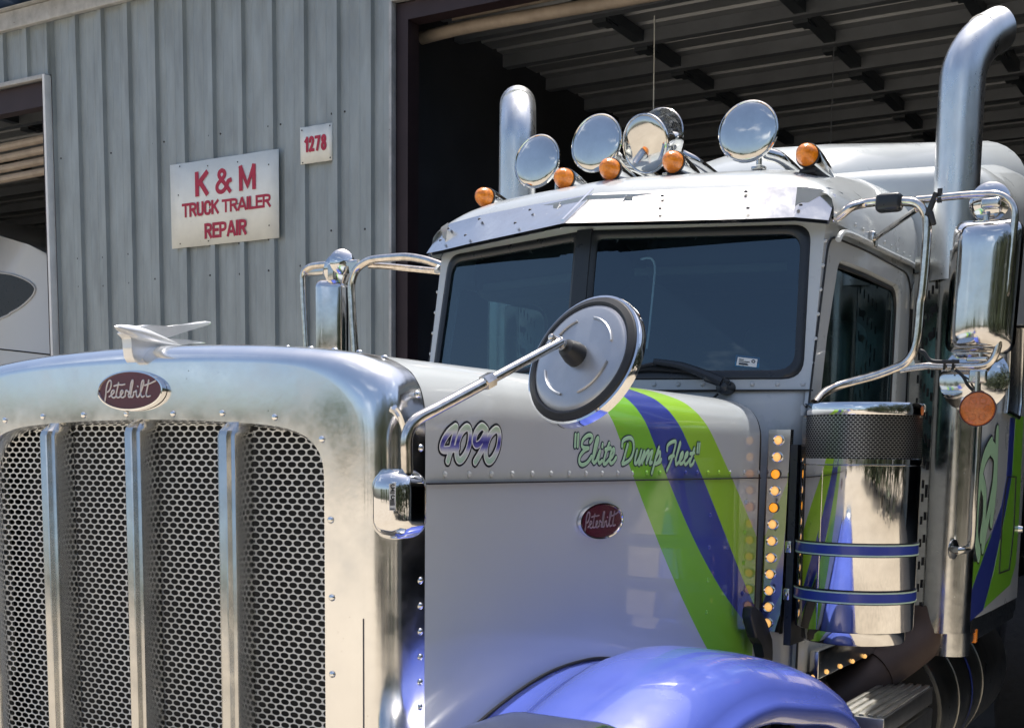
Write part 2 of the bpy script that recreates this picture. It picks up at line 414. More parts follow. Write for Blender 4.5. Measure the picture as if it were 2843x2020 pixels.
# edge trims and steel of the two bays
b = new(); box(b, (LDR - .008, WY - .045, LDZ / 2), (.028, .07, LDZ), .003)
obj('corner_trim', b, M['white_trim'], shop)
b = new(); box(b, ((LDR - 12.6) / 2, WY - .03, LDZ - .004), (12.6 + LDR - .032, .05, .036), .003)
obj('head_trim', b, M['galv_trim'], shop)
b = new(); box(b, ((LDR - 12.6) / 2, WY + .06, LDZ - .122), (12.6 + LDR - .03, .1, .196)); box(b, (LDR - .1, WY + .09, LDZ / 2 - .11), (.16, .1, LDZ - .22))
obj('door_frame', b, M['red_iron'], shop, smooth=0)
b = new(); box(b, (JX + .012, WY - .035, HZ / 2), (.024, .055, HZ), .003); box(b, ((JX + RJ) / 2 + .012, WY - .035, HZ + .01), (RJ - JX, .055, .02), .003)
obj('corner_trim', b, M['galv_trim'], shop)
b = new(); box(b, (JX + .074, WY + .06, HZ / 2 - .002), (.098, .13, HZ - .006)); box(b, ((JX + RJ) / 2 - .036, WY + .06, HZ - .062), (RJ - JX - .318, .13, .115)); box(b, (RJ - .1, WY + .06, HZ / 2), (.19, .13, HZ - .006))
obj('door_frame', b, M['red_iron'], shop, smooth=0)
# inside: ceiling sheets, purlins, rafters, walls
CZ = 4.90
b = new(); pr = []
y = WY + .14
while y < 24:
    pr += [(y, 0), (y + .115, 0), (y + .13, .028), (y + .165, .028), (y + .18, 0)]; y += .232
def cz(y): return CZ + .0 * (y - WY)
grid(b, [[(x, yy, cz(yy) - .03 + d) for yy, d in pr] for x in (-21.9, 13.9)])
obj('ceiling', b, M['ceil'], shop, smooth=0)
PURL = [6.52 + .705 * k for k in range(22)]
b = new()
for y in PURL:
    b = new(); box(b, (-4, y, CZ - .075), (35.7, .010, .085)); box(b, (-4, y + .032, CZ - .122), (35.7, .075, .009)); obj('purlin', b, M['purlin'], shop, smooth=0)
for x in (-10.2, -8.6, -2.36, -1.11, -.03, 1.1, 2.3, 3.5):
    b = new(); box(b, (x, 15, CZ - .075), (.085, 17.6, .075))
    for y0 in PURL: box(b, (x - .035, y0 + .16, CZ - .125), (.11, .10, .03)); box(b, (x - .02, y0 + .22, CZ - .10), (.09, .16, .05))
    obj('rafter', b, M['dark_steel'], shop, smooth=0)
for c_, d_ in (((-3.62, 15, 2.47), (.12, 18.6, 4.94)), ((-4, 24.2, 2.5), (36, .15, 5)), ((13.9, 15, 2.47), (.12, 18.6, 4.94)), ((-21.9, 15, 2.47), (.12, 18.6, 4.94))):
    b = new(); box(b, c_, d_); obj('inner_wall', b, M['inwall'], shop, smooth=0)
b = new(); face(b, [(-21.8, WY + .3, .02), (13.8, WY + .3, .02), (13.8, 24, .02), (-21.8, 24, .02)])
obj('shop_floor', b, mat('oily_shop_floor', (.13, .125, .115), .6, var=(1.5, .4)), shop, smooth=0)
# roof deck over everything so that no daylight leaks in
b = new(); box(b, (-4, 14.9, 5.32), (36.4, 18.4, .1)); obj('roof', b, M['galv'], shop, smooth=0)
# rolled curtains behind the two heads
b = new()
a0, a1 = onY(1170, 107, 6.0), onY(1402, 62, 6.0)
P = [(a0.x, 6.0, a0.z), (a0.x + .45, 6.0, a0.z + .015), (-1.9, 6.0, a0.z - .005), (-.5, 6.0, a0.z - .02), (1.6, 6.0, a0.z - .03), (4.0, 6.0, a0.z)]
tube(b, P, .044, 14, 6)
for k in range(3): box(b, (.4, 6.02 + .03 * k, a0.z + .10 + .045 * k), (7.3, .012, .03))
obj('rolled_curtain', b, M['curtain'], shop)
b = new()
for k in range(4):
    P = [(-12.4, 6.0 + .05 * k, 4.42 - .075 * k + .02 * (k % 2)), (-9, 6.0 + .05 * k, 4.40 - .075 * k), (LDR - .22, 6.0 + .05 * k, 4.43 - .075 * k)]
    tube(b, P, .036, 10, 5)
obj('rolled_curtain', b, M['curtain'], shop)

# signs on the wall: condensed block letters drawn as broad brush strokes in a unit box
GLYPH = {'K': (1, [[(0, 0), (0, 1)], [(1, 1), (.10, .48)], [(.32, .60), (1, 0)]]), 'M': (1.3, [[(0, 0), (0, 1)], [(.02, 1), (.5, .12), (.98, 1)], [(1, 1), (1, 0)]]),
  'T': (.85, [[(-.1, 1), (1.1, 1)], [(.5, 1), (.5, 0)]]), 'R': (.95, [[(0, 0), (0, 1)], 'c', [(0, 1), (.5, 1), (.92, .93), (1, .76), (.92, .58), (.5, .50), (0, .5)], [(.5, .5), (1.02, 0)]]),
  'U': (.9, ['c', [(0, 1), (0, .5), (.02, .16), (.22, 0), (.5, -.02), (.78, 0), (.98, .16), (1, .5), (1, 1)]]), 'C': (.9, ['c', [(1, .74), (.96, .90), (.78, 1), (.5, 1.02), (.2, .98), (.02, .8), (0, .5), (.02, .2), (.2, .02), (.5, -.02), (.78, 0), (.96, .10), (1, .26)]]),
  'A': (1.05, [[(-.06, 0), (.44, 1)], [(.56, 1), (1.06, 0)], [(.2, .26), (.8, .26)]]), 'I': (.0, [[(.5, 0), (.5, 1)]]), 'L': (.7, [[(0, 1), (0, 0), (1.1, 0)]]), 'E': (.75, [[(1.1, 1), (0, 1), (0, 0), (1.1, 0)], [(0, .52), (1, .52)]]),
  'P': (.9, [[(0, 0), (0, 1)], 'c', [(0, 1), (.5, 1), (.92, .93), (1, .74), (.92, .55), (.5, .46), (0, .46)]]),
  '&': (1.15, ['c', [(1, 0), (.62, .38), (.22, .74), (.24, .94), (.42, 1.02), (.6, .95), (.64, .80), (.5, .64), (.12, .40), (.02, .2), (.14, .03), (.38, -.02), (.62, .08), (.8, .3), (.9, .46), (1.05, .5)]]),
  '1': (.3, [[(.9, 1), (.9, 0)], [(-.4, .78), (.9, 1)]]), '2': (.85, ['c', [(0, .74), (.06, .92), (.3, 1.02), (.65, 1.01), (.95, .88), (.98, .68), (.7, .42), (.2, .12), (.0, 0)], [(0, 0), (1.05, 0)]]),
  '7': (.85, [[(-.05, 1), (1, 1), (.35, 0)]]), '8': (.85, ['c', [(.5, .54), (.88, .66), (.92, .88), (.68, 1.01), (.32, 1.01), (.08, .88), (.12, .66), (.5, .54), (.95, .38), (1, .14), (.72, -.02), (.28, -.02), (0, .14), (.05, .38), (.5, .54)]])}
def block_text(txt, x0, x1, z0, z1, bold, y):
    bm = new(); h = z1 - z0; t = bold * h
    wid = [GLYPH[c][0] for c in txt]; n = len(txt)
    gap = t * .26
    unit = (x1 - x0 - n * t - (n - 1) * gap) / sum(wid)
    x = x0; lay = 0
    for c, w in zip(txt, wid):
        gx0, gx1 = x + t / 2, x + t / 2 + w * unit; curve = False
        for st in GLYPH[c][1]:
            if st == 'c': curve = True; continue
            P = [Vector((gx0 + (gx1 - gx0) * a if w else gx0, y, z0 + t / 2 + (h - t) * q)) for a, q in st]
            if curve: P = catmull(P, 4)
            curve = False
            # square the ends out to the cap line
            d0 = (P[0] - P[1]).normalized(); d1 = (P[-1] - P[-2]).normalized(); P[0] = P[0] + d0 * t * .5; P[-1] = P[-1] + d1 * t * .5
            rows = []
            for i in range(len(P)):
                a = (P[i] - P[i - 1]).normalized() if i else (P[1] - P[0]).normalized(); q = (P[i + 1] - P[i]).normalized() if i < len(P) - 1 else a
                tt = (a + q).normalized(); nn = Vector((-tt.z, 0, tt.x)); k = min(1.6, 1 / max(.3, tt.dot(a)))
                dy = -.0004 - lay * .00012 - i * .000012
                rows.append([P[i] + nn * t / 2 * k, P[i] + nn * t / 2 * k + Vector((0, dy, 0)), P[i] - nn * t / 2 * k + Vector((0, dy, 0)), P[i] - nn * t / 2 * k])
            grid(bm, rows, cap=True); lay += 1
        x += t + w * unit + gap
    return bm
def flat_sign(name, label, q, lines, screws, y=WY - .031):
    """q: four photo corners, top-left first"""
    c = [onY(u, v, y) for u, v in q]
    x0 = (c[0].x + c[3].x) / 2; x1 = (c[1].x + c[2].x) / 2; z1 = (c[0].z + c[1].z) / 2; z0 = (c[2].z + c[3].z) / 2
    r = thing(name, label, 'sign', ((x0 + x1) / 2, y, z0))
    b = new(); nx = 8
    rows = [[(x0 + (x1 - x0) * i / nx, y - .006 - .004 * math.sin(i * 1.9 + zz), z0 + (z1 - z0) * zz) for i in range(nx + 1)] for zz in (0, .5, 1)]
    grid(b, rows); o = obj('board', b, M['sign'], r, solid=.006)
    o.modifiers[0].offset = 0
    for txt, px0, pyb, px1, pyt, bold in lines:
        p0, p1 = onY(px0, pyb, y), onY(px1, pyt, y)
        obj('lettering', block_text(txt, p0.x, p1.x, p0.z, p1.z, bold, y - .0130), M['sign_red'], r, smooth=0)
    for px, py in screws:
        b = new(); p = onY(px, py, y); rivet(b, (p.x, y - .0125, p.z), (0, -1, 0), .006, .003); obj('screw', b, M['screw'], r)
    return r
cs = crop(470, 400, 5.239)
def ctxt(t, x0, y0, x1, y1, bold): a, c = cs(x0, y0), cs(x1, y1); return (t, a[0], a[1], c[0], c[1], bold)
sc = [cs(u, v) for u, v in ((168, 330), (575, 322), (1010, 265), (1462, 303), (148, 748), (175, 1455), (1468, 1187), (600, 925), (585, 1412), (1015, 872))]
flat_sign('repair_sign', 'large white board lettered K & M truck trailer repair in red', (cs(15, 315), cs(1585, 75), cs(1618, 1325), cs(62, 1560)),
          [ctxt('K', 395, 772, 580, 385, .21), ctxt('&', 685, 738, 912, 345, .175), ctxt('M', 1032, 690, 1272, 288, .20),
           ctxt('TRUCK', 210, 1078, 735, 806, .195), ctxt('TRAILER', 790, 1003, 1490, 722, .195), ctxt('REPAIR', 530, 1385, 1137, 1090, .195)], sc)
cn = crop(0, 0, 1.624)
flat_sign('number_sign', 'small white board with red street number 1278 near the big bay', (cn(1357, 580), cn(1500, 553), cn(1502, 720), cn(1360, 746)),
          [('1278', cn(1380, 0)[0], cn(0, 690)[1], cn(1477, 0)[0], cn(0, 606)[1], .20)],
          [cn(u, v) for u, v in ((1366, 590), (1492, 568), (1370, 736), (1494, 712))])

# pull cords hanging from the ceiling inside the bay
for (u0, v0, u1, v1, y, lab) in ((1817, 8, 1814, 330, 7.0, 'thin pale pull cord hanging behind the middle horns'), (2313, 200, 2304, 450, 8.0, 'faint thin cord hanging deeper in the bay beside the exhaust')):
    p0 = onY(u0, v0, y); p1 = onY(u1, v1, y)
    b = new(); tube(b, [(p0.x, y, CZ - .03), (p0.x, y, p0.z), (p1.x, y, p1.z), (p1.x - .01, y, p1.z - 1.1)], .0045 if y < 7.5 else .004, 6, 2)
    tag(obj('pull_cord', b, M['sign'] if y < 7.5 else M['purlin']), lab, 'cord', 'cords hanging in the bay')

# white truck parked inside the left bay
pk = thing('parked_truck', 'white rounded truck with dark curved side window parked in left bay', 'truck', onY(60, 900, 7.0).xy.to_3d())
out = [(-260, 560), (0, 655), (80, 679), (155, 717), (240, 770), (310, 850), (350, 980), (352, 1500), (-260, 1500)]
b = new(); prism(b, [onY(u, v, 7.0) for u, v in out], (0, 2.6, 0), bevel=.12)
obj('body', b, M['van'], pk, smooth=60)
win = [(-200, 735), (0, 757), (40, 764), (75, 778), (94, 793), (97, 806), (88, 824), (60, 850), (30, 868), (0, 884), (-200, 960)]
b = new(); wp = catmull([onY(u, v, 6.992) for u, v in win], 4, True); prism(b, wp, (0, .02, 0)); obj('side_window', b, M['satin_black'], pk)
b = new(); tube(b, [p + Vector((0, -.002, 0)) for p in wp], .010, 6, 0, closed=True); obj('window_seal', b, M['van'], pk)
b = new(); tube(b, [onY(u, v, 6.998) for u, v in ((-200, 950), (0, 969), (163, 987), (240, 996))], .008, 6, 3); obj('body_seam', b, M['dark'], pk)

# ================================================================== THE BIG TRUCK
truck = thing('semi_truck', 'silver long nose semi truck with green and blue stripes and chrome stacks', 'truck', (0, 2.5, 0))

# ---------------------------------------------------------- hood
HALF = [(.604, .98), (.604, 1.2), (.604, 1.45), (.604, 1.60), (.604, 1.70), (.603, 1.735), (.597, 1.762), (.587, 1.784), (.565, 1.808), (.515, 1.830), (.44, 1.842), (.3, 1.853), (.15, 1.859), (0, 1.862)]
def dens(H, k=4):
    a = [Vector((x, z, 0)) for x, z in H]
    out = a[:4] + catmull(a[4:], k); return [(p.x, p.y) for p in out]
HP = dens(HALF)
ARC = [0]
for p, q in zip(HP[:-1], HP[1:]): ARC.append(ARC[-1] + math.hypot(q[0] - p[0], q[1] - p[1]))
HY0, HY1 = .156, 1.885
def hk(y): return 1 + .028 * (y - HY0) / (HY1 - HY0)
def ztop(x):
    x = abs(x)
    if x >= HP[4][0]: return -1
    for p, q in zip(HP[:-1], HP[1:]):
        if q[0] <= x <= p[0] and p[0] > q[0]: return p[1] + (q[1] - p[1]) * (p[0] - x) / (p[0] - q[0])
    return HP[-1][1]
def hood_hit(u, v):
    """where a photo point falls on the hood skin: (y, arc length)"""
    y = HY0 - .1
    while y < HY1 + .5:
        p = onY(u, v, y); x = p.x / hk(y)
        if p.z <= ztop(x) + 1e-4 and abs(x) <= .604:
            best = min(((math.hypot(HP[i][0] - x, HP[i][1] - p.z), ARC[i]) for i in range(len(HP))))
            # refine between vertices
            bs, bd = best[1], best[0]
            for i in range(len(HP) - 1):
                for t in (.2, .4, .6, .8):
                    hx = HP[i][0] + (HP[i + 1][0] - HP[i][0]) * t; hz = HP[i][1] + (HP[i + 1][1] - HP[i][1]) * t
                    dd = math.hypot(hx - x, hz - p.z)
                    if dd < bd: bd = dd; bs = ARC[i] + (ARC[i + 1] - ARC[i]) * t
            return y, bs
        y += .004
    return None
h1 = crop(1650, 1050); h8 = crop(1700, 1600)
BND = [
    [h8(1030, 750), h8(950, 610), h8(800, 340), h8(615, 0), h1(500, 1350), h1(410, 1100), h1(360, 940), h1(240, 550), h1(180, 390), h1(115, 290)],
    [h8(1340, 400), h8(1200, 200), h8(1060, 0), h1(870, 1350), h1(750, 1080), h1(700, 930), h1(600, 620), h1(550, 490), h1(480, 340), h1(380, 240), h1(250, 150)],
    [h1(1390, 1600), h1(1230, 1280), h1(1120, 1060), h1(1000, 750), h1(910, 510), h1(820, 360), h1(700, 245), h1(580, 185), h1(460, 150)],
    [h1(1690, 1600), h1(1540, 1290), h1(1430, 1060), h1(1290, 700), h1(1200, 500), h1(1090, 350), h1(940, 250), h1(800, 200)]]
curves = []
for L_ in BND:
    P = []
    for u, v in L_:
        h = hood_hit(u, v)
        if h and (not P or h[1] > P[-1][0] + .004): P.append((h[1], h[0]))
    d = (P[0][1] - P[1][1]) / (P[0][0] - P[1][0]); P.insert(0, (.02, P[0][1] + d * (.02 - P[0][0])))
    P.append((P[-1][0] + .10, P[-1][1] - .12)); P.append((P[-1][0] + .35, P[-1][1] - .35))
    cf = np.polyfit([p[0] for p in P], [p[1] for p in P], 4)
    lo, hi = P[0][0], P[-1][0]
    P = [(lo + (hi - lo) * i / 11, float(np.polyval(cf, lo + (hi - lo) * i / 11))) for i in range(12)]
    curves.append(P)
S0, S1 = 0.0, ARC[-1] + .5
M['hood'] = hood_mat(curves, S0, S1, 2.6)
b = new()
full = [(x, z, s) for (x, z), s in zip(HP, ARC)]
full = full + [(-x, z, s) for x, z, s in full[-2::-1]]
uvl = b.b.loops.layers.uv.new('UVMap')
ys = [HY0 + (HY1 - HY0) * i / 16 for i in range(17)]
V = grid(b, [[(x * hk(y), y, z) for x, z, s in full] for y in ys])
grid(b, [[(x * hk(HY1), HY1 + .0005, z) for x, z, s in full], [(x * hk(HY1) * .965, HY1 + .003, z - (.02 if z > 1.7 else 0)) for x, z, s in full], [(x * .96, HY1 - .05, z - (.022 if z > 1.7 else 0)) for x, z, s in full]])
# rivets along the hinge line and down the rear edge
ry = [h1(u, 1020) for u in ()]
z5 = crop(900, 1000, 1.592)
for u in (535, 640, 737, 828, 915, 996, 1075, 1148, 1218, 1286, 1350, 1411, 1469): ry.append(z5(u, 508))
for u in (925, 1045, 1157, 1271, 1386, 1535, 1685): ry.append(h1(u, 1005))
for u, v in ry:
    p = onX(u, v, .606)
    for s_ in (1, -1): rivet(b, (s_ * (.604 * hk(p.y) + .0005), p.y, 1.617), (s_, 0, 0), .0070, .0042)
for z in (1.53, 1.44, 1.35, 1.26):
    rivet(b, (.604 * hk(1.79), 1.79 - (1.6 - z) * .02, z), (1, 0, 0), .008, .005); rivet(b, (.604 * hk(1.5), 1.52 - (1.6 - z) * .02, z - .03), (1, 0, 0), .007, .004)
for f in b.b.faces:
    for l in f.loops:
        x, y, z = l.vert.co
        ax = abs(x) / hk(y)
        if z < 1.70: s = ARC[0] + z - HP[0][1]
        else: s = min(((HP[i][0] - ax) ** 2 + (HP[i][1] - z) ** 2, ARC[i]) for i in range(len(HP)))[1]
        l[uvl].uv = (y, s)
hood = obj('hood', b, M['hood'], truck, smooth=40, recalc=True)
for s_ in (1, -1):
    b = new(); box(b, (s_ * .612, (HY0 + HY1) / 2, 1.600), (.02, HY1 - HY0 - .004, .0032), rot=Matrix.Rotation(-s_ * .0097, 3, 'Z')); obj('hinge_seam', b, M['dark'], hood, smooth=0)
b = new(); tube(b, [(x * hk(HY1) * .985, HY1 + .012, z - (.008 if z > 1.72 else 0)) for x, z, s in full if z > 1.0], .010, 8, 0)
obj('edge_seal', b, M['rubber'], hood)

# number and fleet lettering painted on the hood side
HN = (1, 0, 0)
def onhood(u, v):
    p = onX(u, v, .605)
    for _ in range(3): p = onX(u, v, .604 * hk(p.y) + .0004)
    return p
c2 = crop(1050, 1080)
D4 = [[(815, 398), (745, 455), (690, 540), (668, 612), (690, 640), (760, 636), (838, 612)], [(822, 400), (800, 500), (765, 640), (733, 758)]]
D0 = [(925, 405), (868, 470), (832, 590), (828, 700), (855, 752), (902, 718), (950, 620), (970, 500), (960, 420)]
D9 = [[(1138, 425), (1092, 392), (1035, 455), (1012, 545), (1032, 590), (1080, 560), (1128, 475)], [(1142, 430), (1118, 580), (1068, 690), (1022, 768)]]
D0b = [(1235, 428), (1178, 490), (1140, 600), (1136, 710), (1165, 762), (1212, 730), (1260, 630), (1280, 510), (1268, 440)]
num = [(s_, False) for s_ in D4] + [(D0, True)] + [(s_, False) for s_ in D9] + [(D0b, True)]
m, N_, L_, B_ = newmat('number_fade')               # the decal itself is printed pale - navy - pale
t = N_.new("ShaderNodeTexCoord"); sp = N_.new("ShaderNodeSeparateXYZ"); L_.new(t.outputs['Object'], sp.inputs[0])
zt, zb = onhood(*c2(950, 385)).z, onhood(*c2(950, 770)).z
mr = N_.new("ShaderNodeMapRange"); mr.inputs[1].default_value = zb; mr.inputs[2].default_value = zt; L_.new(sp.outputs[2], mr.inputs[0])
cr = N_.new("ShaderNodeValToRGB"); e = cr.color_ramp.elements
e[0].position = 0; e[0].color = (.38, .58, .44, 1); e[1].position = 1; e[1].color = (.42, .56, .40, 1)
for p, c in ((.15, (.5, .62, .54)), (.28, (.62, .64, .68)), (.42, (.16, .16, .48)), (.56, (.045, .04, .26)), (.68, (.2, .2, .5)), (.80, (.66, .68, .7)), (.9, (.5, .6, .48))):
    q = e.new(p); q.color = c4(c)
L_.new(mr.outputs[0], cr.inputs[0]); L_.new(cr.outputs[0], B_.inputs['Base Color']); B_.inputs['Roughness'].default_value = .35
px = (onhood(*c2(1000, 600)) - onhood(*c2(1100, 600))).length / 100
pz = abs(zt - zb) / 385
def strokes(name, S_, fn, layers, nrm, parent, scale):
    for mtl, r, h, base, nm in layers:
        b = new()
        for i, (P, cl) in enumerate(S_):
            stroke(b, [fn(u, v) for u, v in P], nrm, r * scale, h, base + i * .00003, 5, cl)
        obj(nm, b, mtl, parent, smooth=60)
sc_ = pz
strokes('number', num, lambda u, v: onhood(*c2(u, v)), [(M['black_vinyl'], 66, .0003, .0001, 'number_outline'), (M['white_vinyl'], 43, .0003, .0006, 'number_border'), (m, 31, .0003, .0011, 'number_fill')], HN, hood, sc_)
ce = crop(1580, 1185, 6.016)
ELITE = [([(105, 130), (95, 320)], 0), ([(150, 130), (140, 320)], 0),
    ([(345, 250), (385, 190), (365, 140), (300, 145), (225, 220), (210, 310), (250, 345), (320, 350)], 0), ([(320, 350), (250, 390), (180, 480), (165, 580), (215, 630), (300, 590), (370, 490)], 0),
    ([(385, 560), (430, 420), (480, 230), (480, 180), (450, 220), (415, 380), (395, 520), (410, 595), (450, 560)], 0),
    ([(450, 560), (515, 390), (495, 480), (485, 560), (505, 600), (545, 560)], 0), ([(555, 290), (548, 325)], 0),
    ([(665, 275), (620, 400), (580, 540), (575, 610), (610, 605), (660, 545)], 0), ([(600, 375), (690, 350)], 0),
    ([(660, 545), (720, 480), (750, 400), (735, 365), (695, 430), (675, 540), (690, 600), (735, 580), (780, 510)], 0),
    ([(880, 320), (890, 240), (950, 190), (1030, 185), (1070, 260), (1070, 400), (1020, 530), (930, 600), (880, 610), (900, 560), (930, 450), (975, 290)], 0),
    ([(1130, 400), (1100, 520), (1095, 600), (1130, 590), (1180, 480), (1200, 400)], 0), ([(1200, 400), (1170, 520), (1160, 620), (1185, 590)], 0),
    ([(1185, 590), (1255, 400), (1235, 500), (1215, 600)], 0), ([(1225, 560), (1290, 430), (1325, 400), (1310, 480), (1285, 595)], 0), ([(1295, 560), (1350, 440), (1385, 405), (1370, 480), (1340, 600), (1375, 590)], 0),
    ([(1495, 340), (1450, 480), (1410, 640), (1375, 770)], 0), ([(1440, 520), (1490, 425), (1515, 425), (1505, 520), (1460, 600), (1425, 610)], 0), ([(1440, 605), (1510, 580), (1530, 540)], 0),
    ([(1630, 385), (1640, 310), (1700, 255), (1770, 240), (1770, 300), (1735, 440), (1690, 580), (1625, 725)], 0), ([(1660, 520), (1700, 485), (1745, 480)], 0),
    ([(1770, 540), (1810, 420), (1850, 290), (1845, 265), (1815, 370), (1780, 520), (1780, 620), (1820, 590)], 0),
    ([(1820, 590), (1880, 500), (1895, 430), (1865, 450), (1840, 540), (1850, 610), (1895, 590), (1930, 520)], 0), ([(1930, 520), (1965, 480), (1975, 430), (1945, 450), (1920, 540), (1930, 620), (1970, 595), (2010, 530)], 0),
    ([(2085, 360), (2045, 480), (2010, 590), (2020, 640), (2060, 610), (2080, 560)], 0), ([(2015, 445), (2085, 430)], 0),
    ([(2145, 280), (2130, 420)], 0), ([(2175, 280), (2160, 420)], 0)]
sc2 = abs(onhood(*ce(1000, 200)).z - onhood(*ce(1000, 600)).z) / 400
strokes('name', [(P, bool(c)) for P, c in ELITE], lambda u, v: onhood(*ce(u, v)), [(M['navy_vinyl'], 56, .0003, .0001, 'name_outline'), (M['mint_vinyl'], 32, .0003, .0006, 'name_fill')], HN, hood, sc2)

# oval badges
PB = [([(1068, 858), (1078, 790), (1085, 720), (1100, 665), (1120, 640), (1136, 655), (1136, 690), (1126, 730), (1110, 755), (1095, 765)], 0),
      ([(1115, 815), (1142, 795), (1165, 772), (1166, 750), (1148, 750), (1136, 780), (1142, 812), (1162, 828), (1190, 812)], 0),
      ([(1215, 668), (1200, 740), (1190, 800), (1202, 826), (1228, 820)], 0), ([(1168, 702), (1210, 690), (1250, 692), (1280, 686)], 0),
      ([(1228, 820), (1250, 788), (1262, 762), (1248, 750), (1235, 778), (1238, 812), (1256, 828), (1284, 810)], 0),
      ([(1284, 812), (1290, 765), (1300, 750), (1312, 766), (1328, 768), (1318, 800), (1324, 824), (1338, 822)], 0),
      ([(1338, 822), (1352, 740), (1367, 660), (1358, 648), (1344, 690), (1336, 765), (1342, 815), (1358, 826), (1372, 800), (1374, 772), (1390, 768)], 0),
      ([(1390, 768), (1402, 758), (1402, 800), (1412, 826), (1428, 815)], 0), ([(1415, 712), (1417, 716)], 0),
      ([(1428, 815), (1452, 760), (1477, 680), (1474, 650), (1458, 670), (1447, 745), (1448, 802), (1462, 826), (1484, 815)], 0),
      ([(1530, 650), (1515, 730), (1504, 790), (1512, 822), (1545, 815)], 0), ([(1488, 704), (1530, 690), (1565, 676), (1598, 660)], 0)]
def badge(cen, right, up, nrm, a, bb, name='emblem', parent=truck, depth=.022, ink='silver_letter'):
    cen, right, up, nrm = Vector(cen), Vector(right).normalized(), Vector(up).normalized(), Vector(nrm).normalized()
    def E(k, h, n=48): return [cen + right * a * k * math.cos(t) + up * (bb - a * (1 - k) * .9) * math.sin(t) + nrm * h for t in [2 * math.pi * i / n for i in range(n)]]
    bmb = new(); grid(bmb, [E(1, -depth), E(1, -.006), E(.99, 0), E(.955, .0005), E(.945, -.003)], closed_u=True)
    e0 = obj(name, bmb, M['chrome'], parent, smooth=50)
    bmb = new(); V_ = E(.948, -.0028); face(bmb, V_); obj('enamel', bmb, M['maroon'], e0, smooth=0, recalc=False)
    sx = a * .93 / 320.; sz = bb * .9 / 195.
    bmb = new()
    for i, (P, c) in enumerate(PB):
        stroke(bmb, [cen + right * (u - 1333) * sx + up * (755 - v) * sz for u, v in P], nrm, 8.5 * sz, .0018, -.0026 + i * .00002, 5)
    obj('badge_lettering', bmb, M[ink], e0, smooth=60)
    return e0
badge((-.013, .019, 1.7725), (1, 0, 0), (0, .03, 1), (0, -1, 0), .0925, .0400, depth=.0105)
badge((.604 * hk(.855) + .009, .853, 1.5075), (0, 1, 0), (0, 0, 1), (1, 0, 0), .111, .0425, depth=.0088, ink='dim_letter')

# ---------------------------------------------------------- grille shell
def resamp(P, n):
    P = [Vector((x, z, 0)) for x, z in P]; L0 = [0]
    for p, q in zip(P[:-1], P[1:]): L0.append(L0[-1] + (q - p).length)
    out = []
    for i in range(n + 1):
        t = L0[-1] * i / n
        j = max(k for k in range(len(L0)) if L0[k] <= t + 1e-9); j = min(j, len(P) - 2)
        f_ = (t - L0[j]) / max(1e-9, L0[j + 1] - L0[j]); p = P[j].lerp(P[j + 1], f_); out.append((p.x, p.y))
    return out
def halfring(vert, arc, nv=6, na=30):
    a = resamp(vert, nv); c = resamp([(p.x, p.y) for p in catmull([Vector((x, z, 0)) for x, z in arc], 5)], na)
    h = a[:-1] + c
    return h + [(-x, z) for x, z in h[-2::-1]]
ZB = .62
OPEN = halfring([(.469, ZB), (.469, 1.605)], [(.469, 1.605), (.466, 1.635), (.458, 1.655), (.439, 1.675), (.41, 1.690), (.354, 1.702), (.261, 1.709), (.137, 1.714), (0, 1.716)])
FACE_ = halfring([(.552, ZB), (.552, 1.66)], [(.552, 1.66), (.549, 1.69), (.543, 1.718), (.534, 1.738), (.512, 1.760), (.486, 1.779), (.435, 1.801), (.357, 1.814), (.164, 1.823), (0, 1.825)])
OUT = halfring([(.6045, ZB), (.6045, 1.68)], [(.6045, 1.68), (.604, 1.71), (.602, 1.735), (.596, 1.762), (.586, 1.785), (.564, 1.809), (.515, 1.831), (.44, 1.843), (.3, 1.855), (.15, 1.861), (0, 1.864)])
b = new()
rings = [[(x * .985, .066, z - .008) for x, z in OPEN], [(x * .99, .040, z - .004) for x, z in OPEN], [(x, .031, z) for x, z in OPEN], [(x, .030, z) for x, z in FACE_]]
for t in (.12, .25, .4, .55, .7, .85, 1.0):
    q = t * math.pi / 2
    rings.append([(fx + (ox - fx) * math.sin(q), .030 + .058 * (1 - math.cos(q)), fz + (oz - fz) * math.sin(q)) for (fx, fz), (ox, oz) in zip(FACE_, OUT)])
rings.append([(x, .125, z) for x, z in OUT]); rings.append([(x, .155, z) for x, z in OUT]); rings.append([(x - .004 * (1 if x > 0 else -1), .158, z - .004) for x, z in OUT])
grid(b, rings)
for u, v in ((52, 1090), (453, 1052), (883, 1035), (1338, 1025), (1828, 1020)):
    p = onY(u / 3.81, 880 + v / 3.81, .03); rivet(b, (p.x + .034 * 0, .0298, p.z), (0, -1, 0), .0068, .004)
for x, z in ((.224, 1.7265), (.354, 1.718), (.465, 1.678), (.484, 1.534), (.486, 1.393), (.486, 1.252), (.486, 1.11), (-.486, 1.252), (-.486, 1.393), (-.484, 1.534), (-.465, 1.678)): rivet(b, (x, .0298, z), (0, -1, 0), .0068, .004)
for s_ in (1, -1):
    for z in (1.762, 1.665, 1.423, 1.376, 1.328, 1.28, 1.233, 1.186, 1.138): rivet(b, (s_ * (.6043 if z < 1.7 else .597), .141, z), (s_, 0, .0 if z < 1.7 else .3), .0072, .0045)
for k in range(-9, 10):
    x = k * .058; rivet(b, (x, .142, ztop(x) + .0022), (0, 0, 1), .0068, .004)
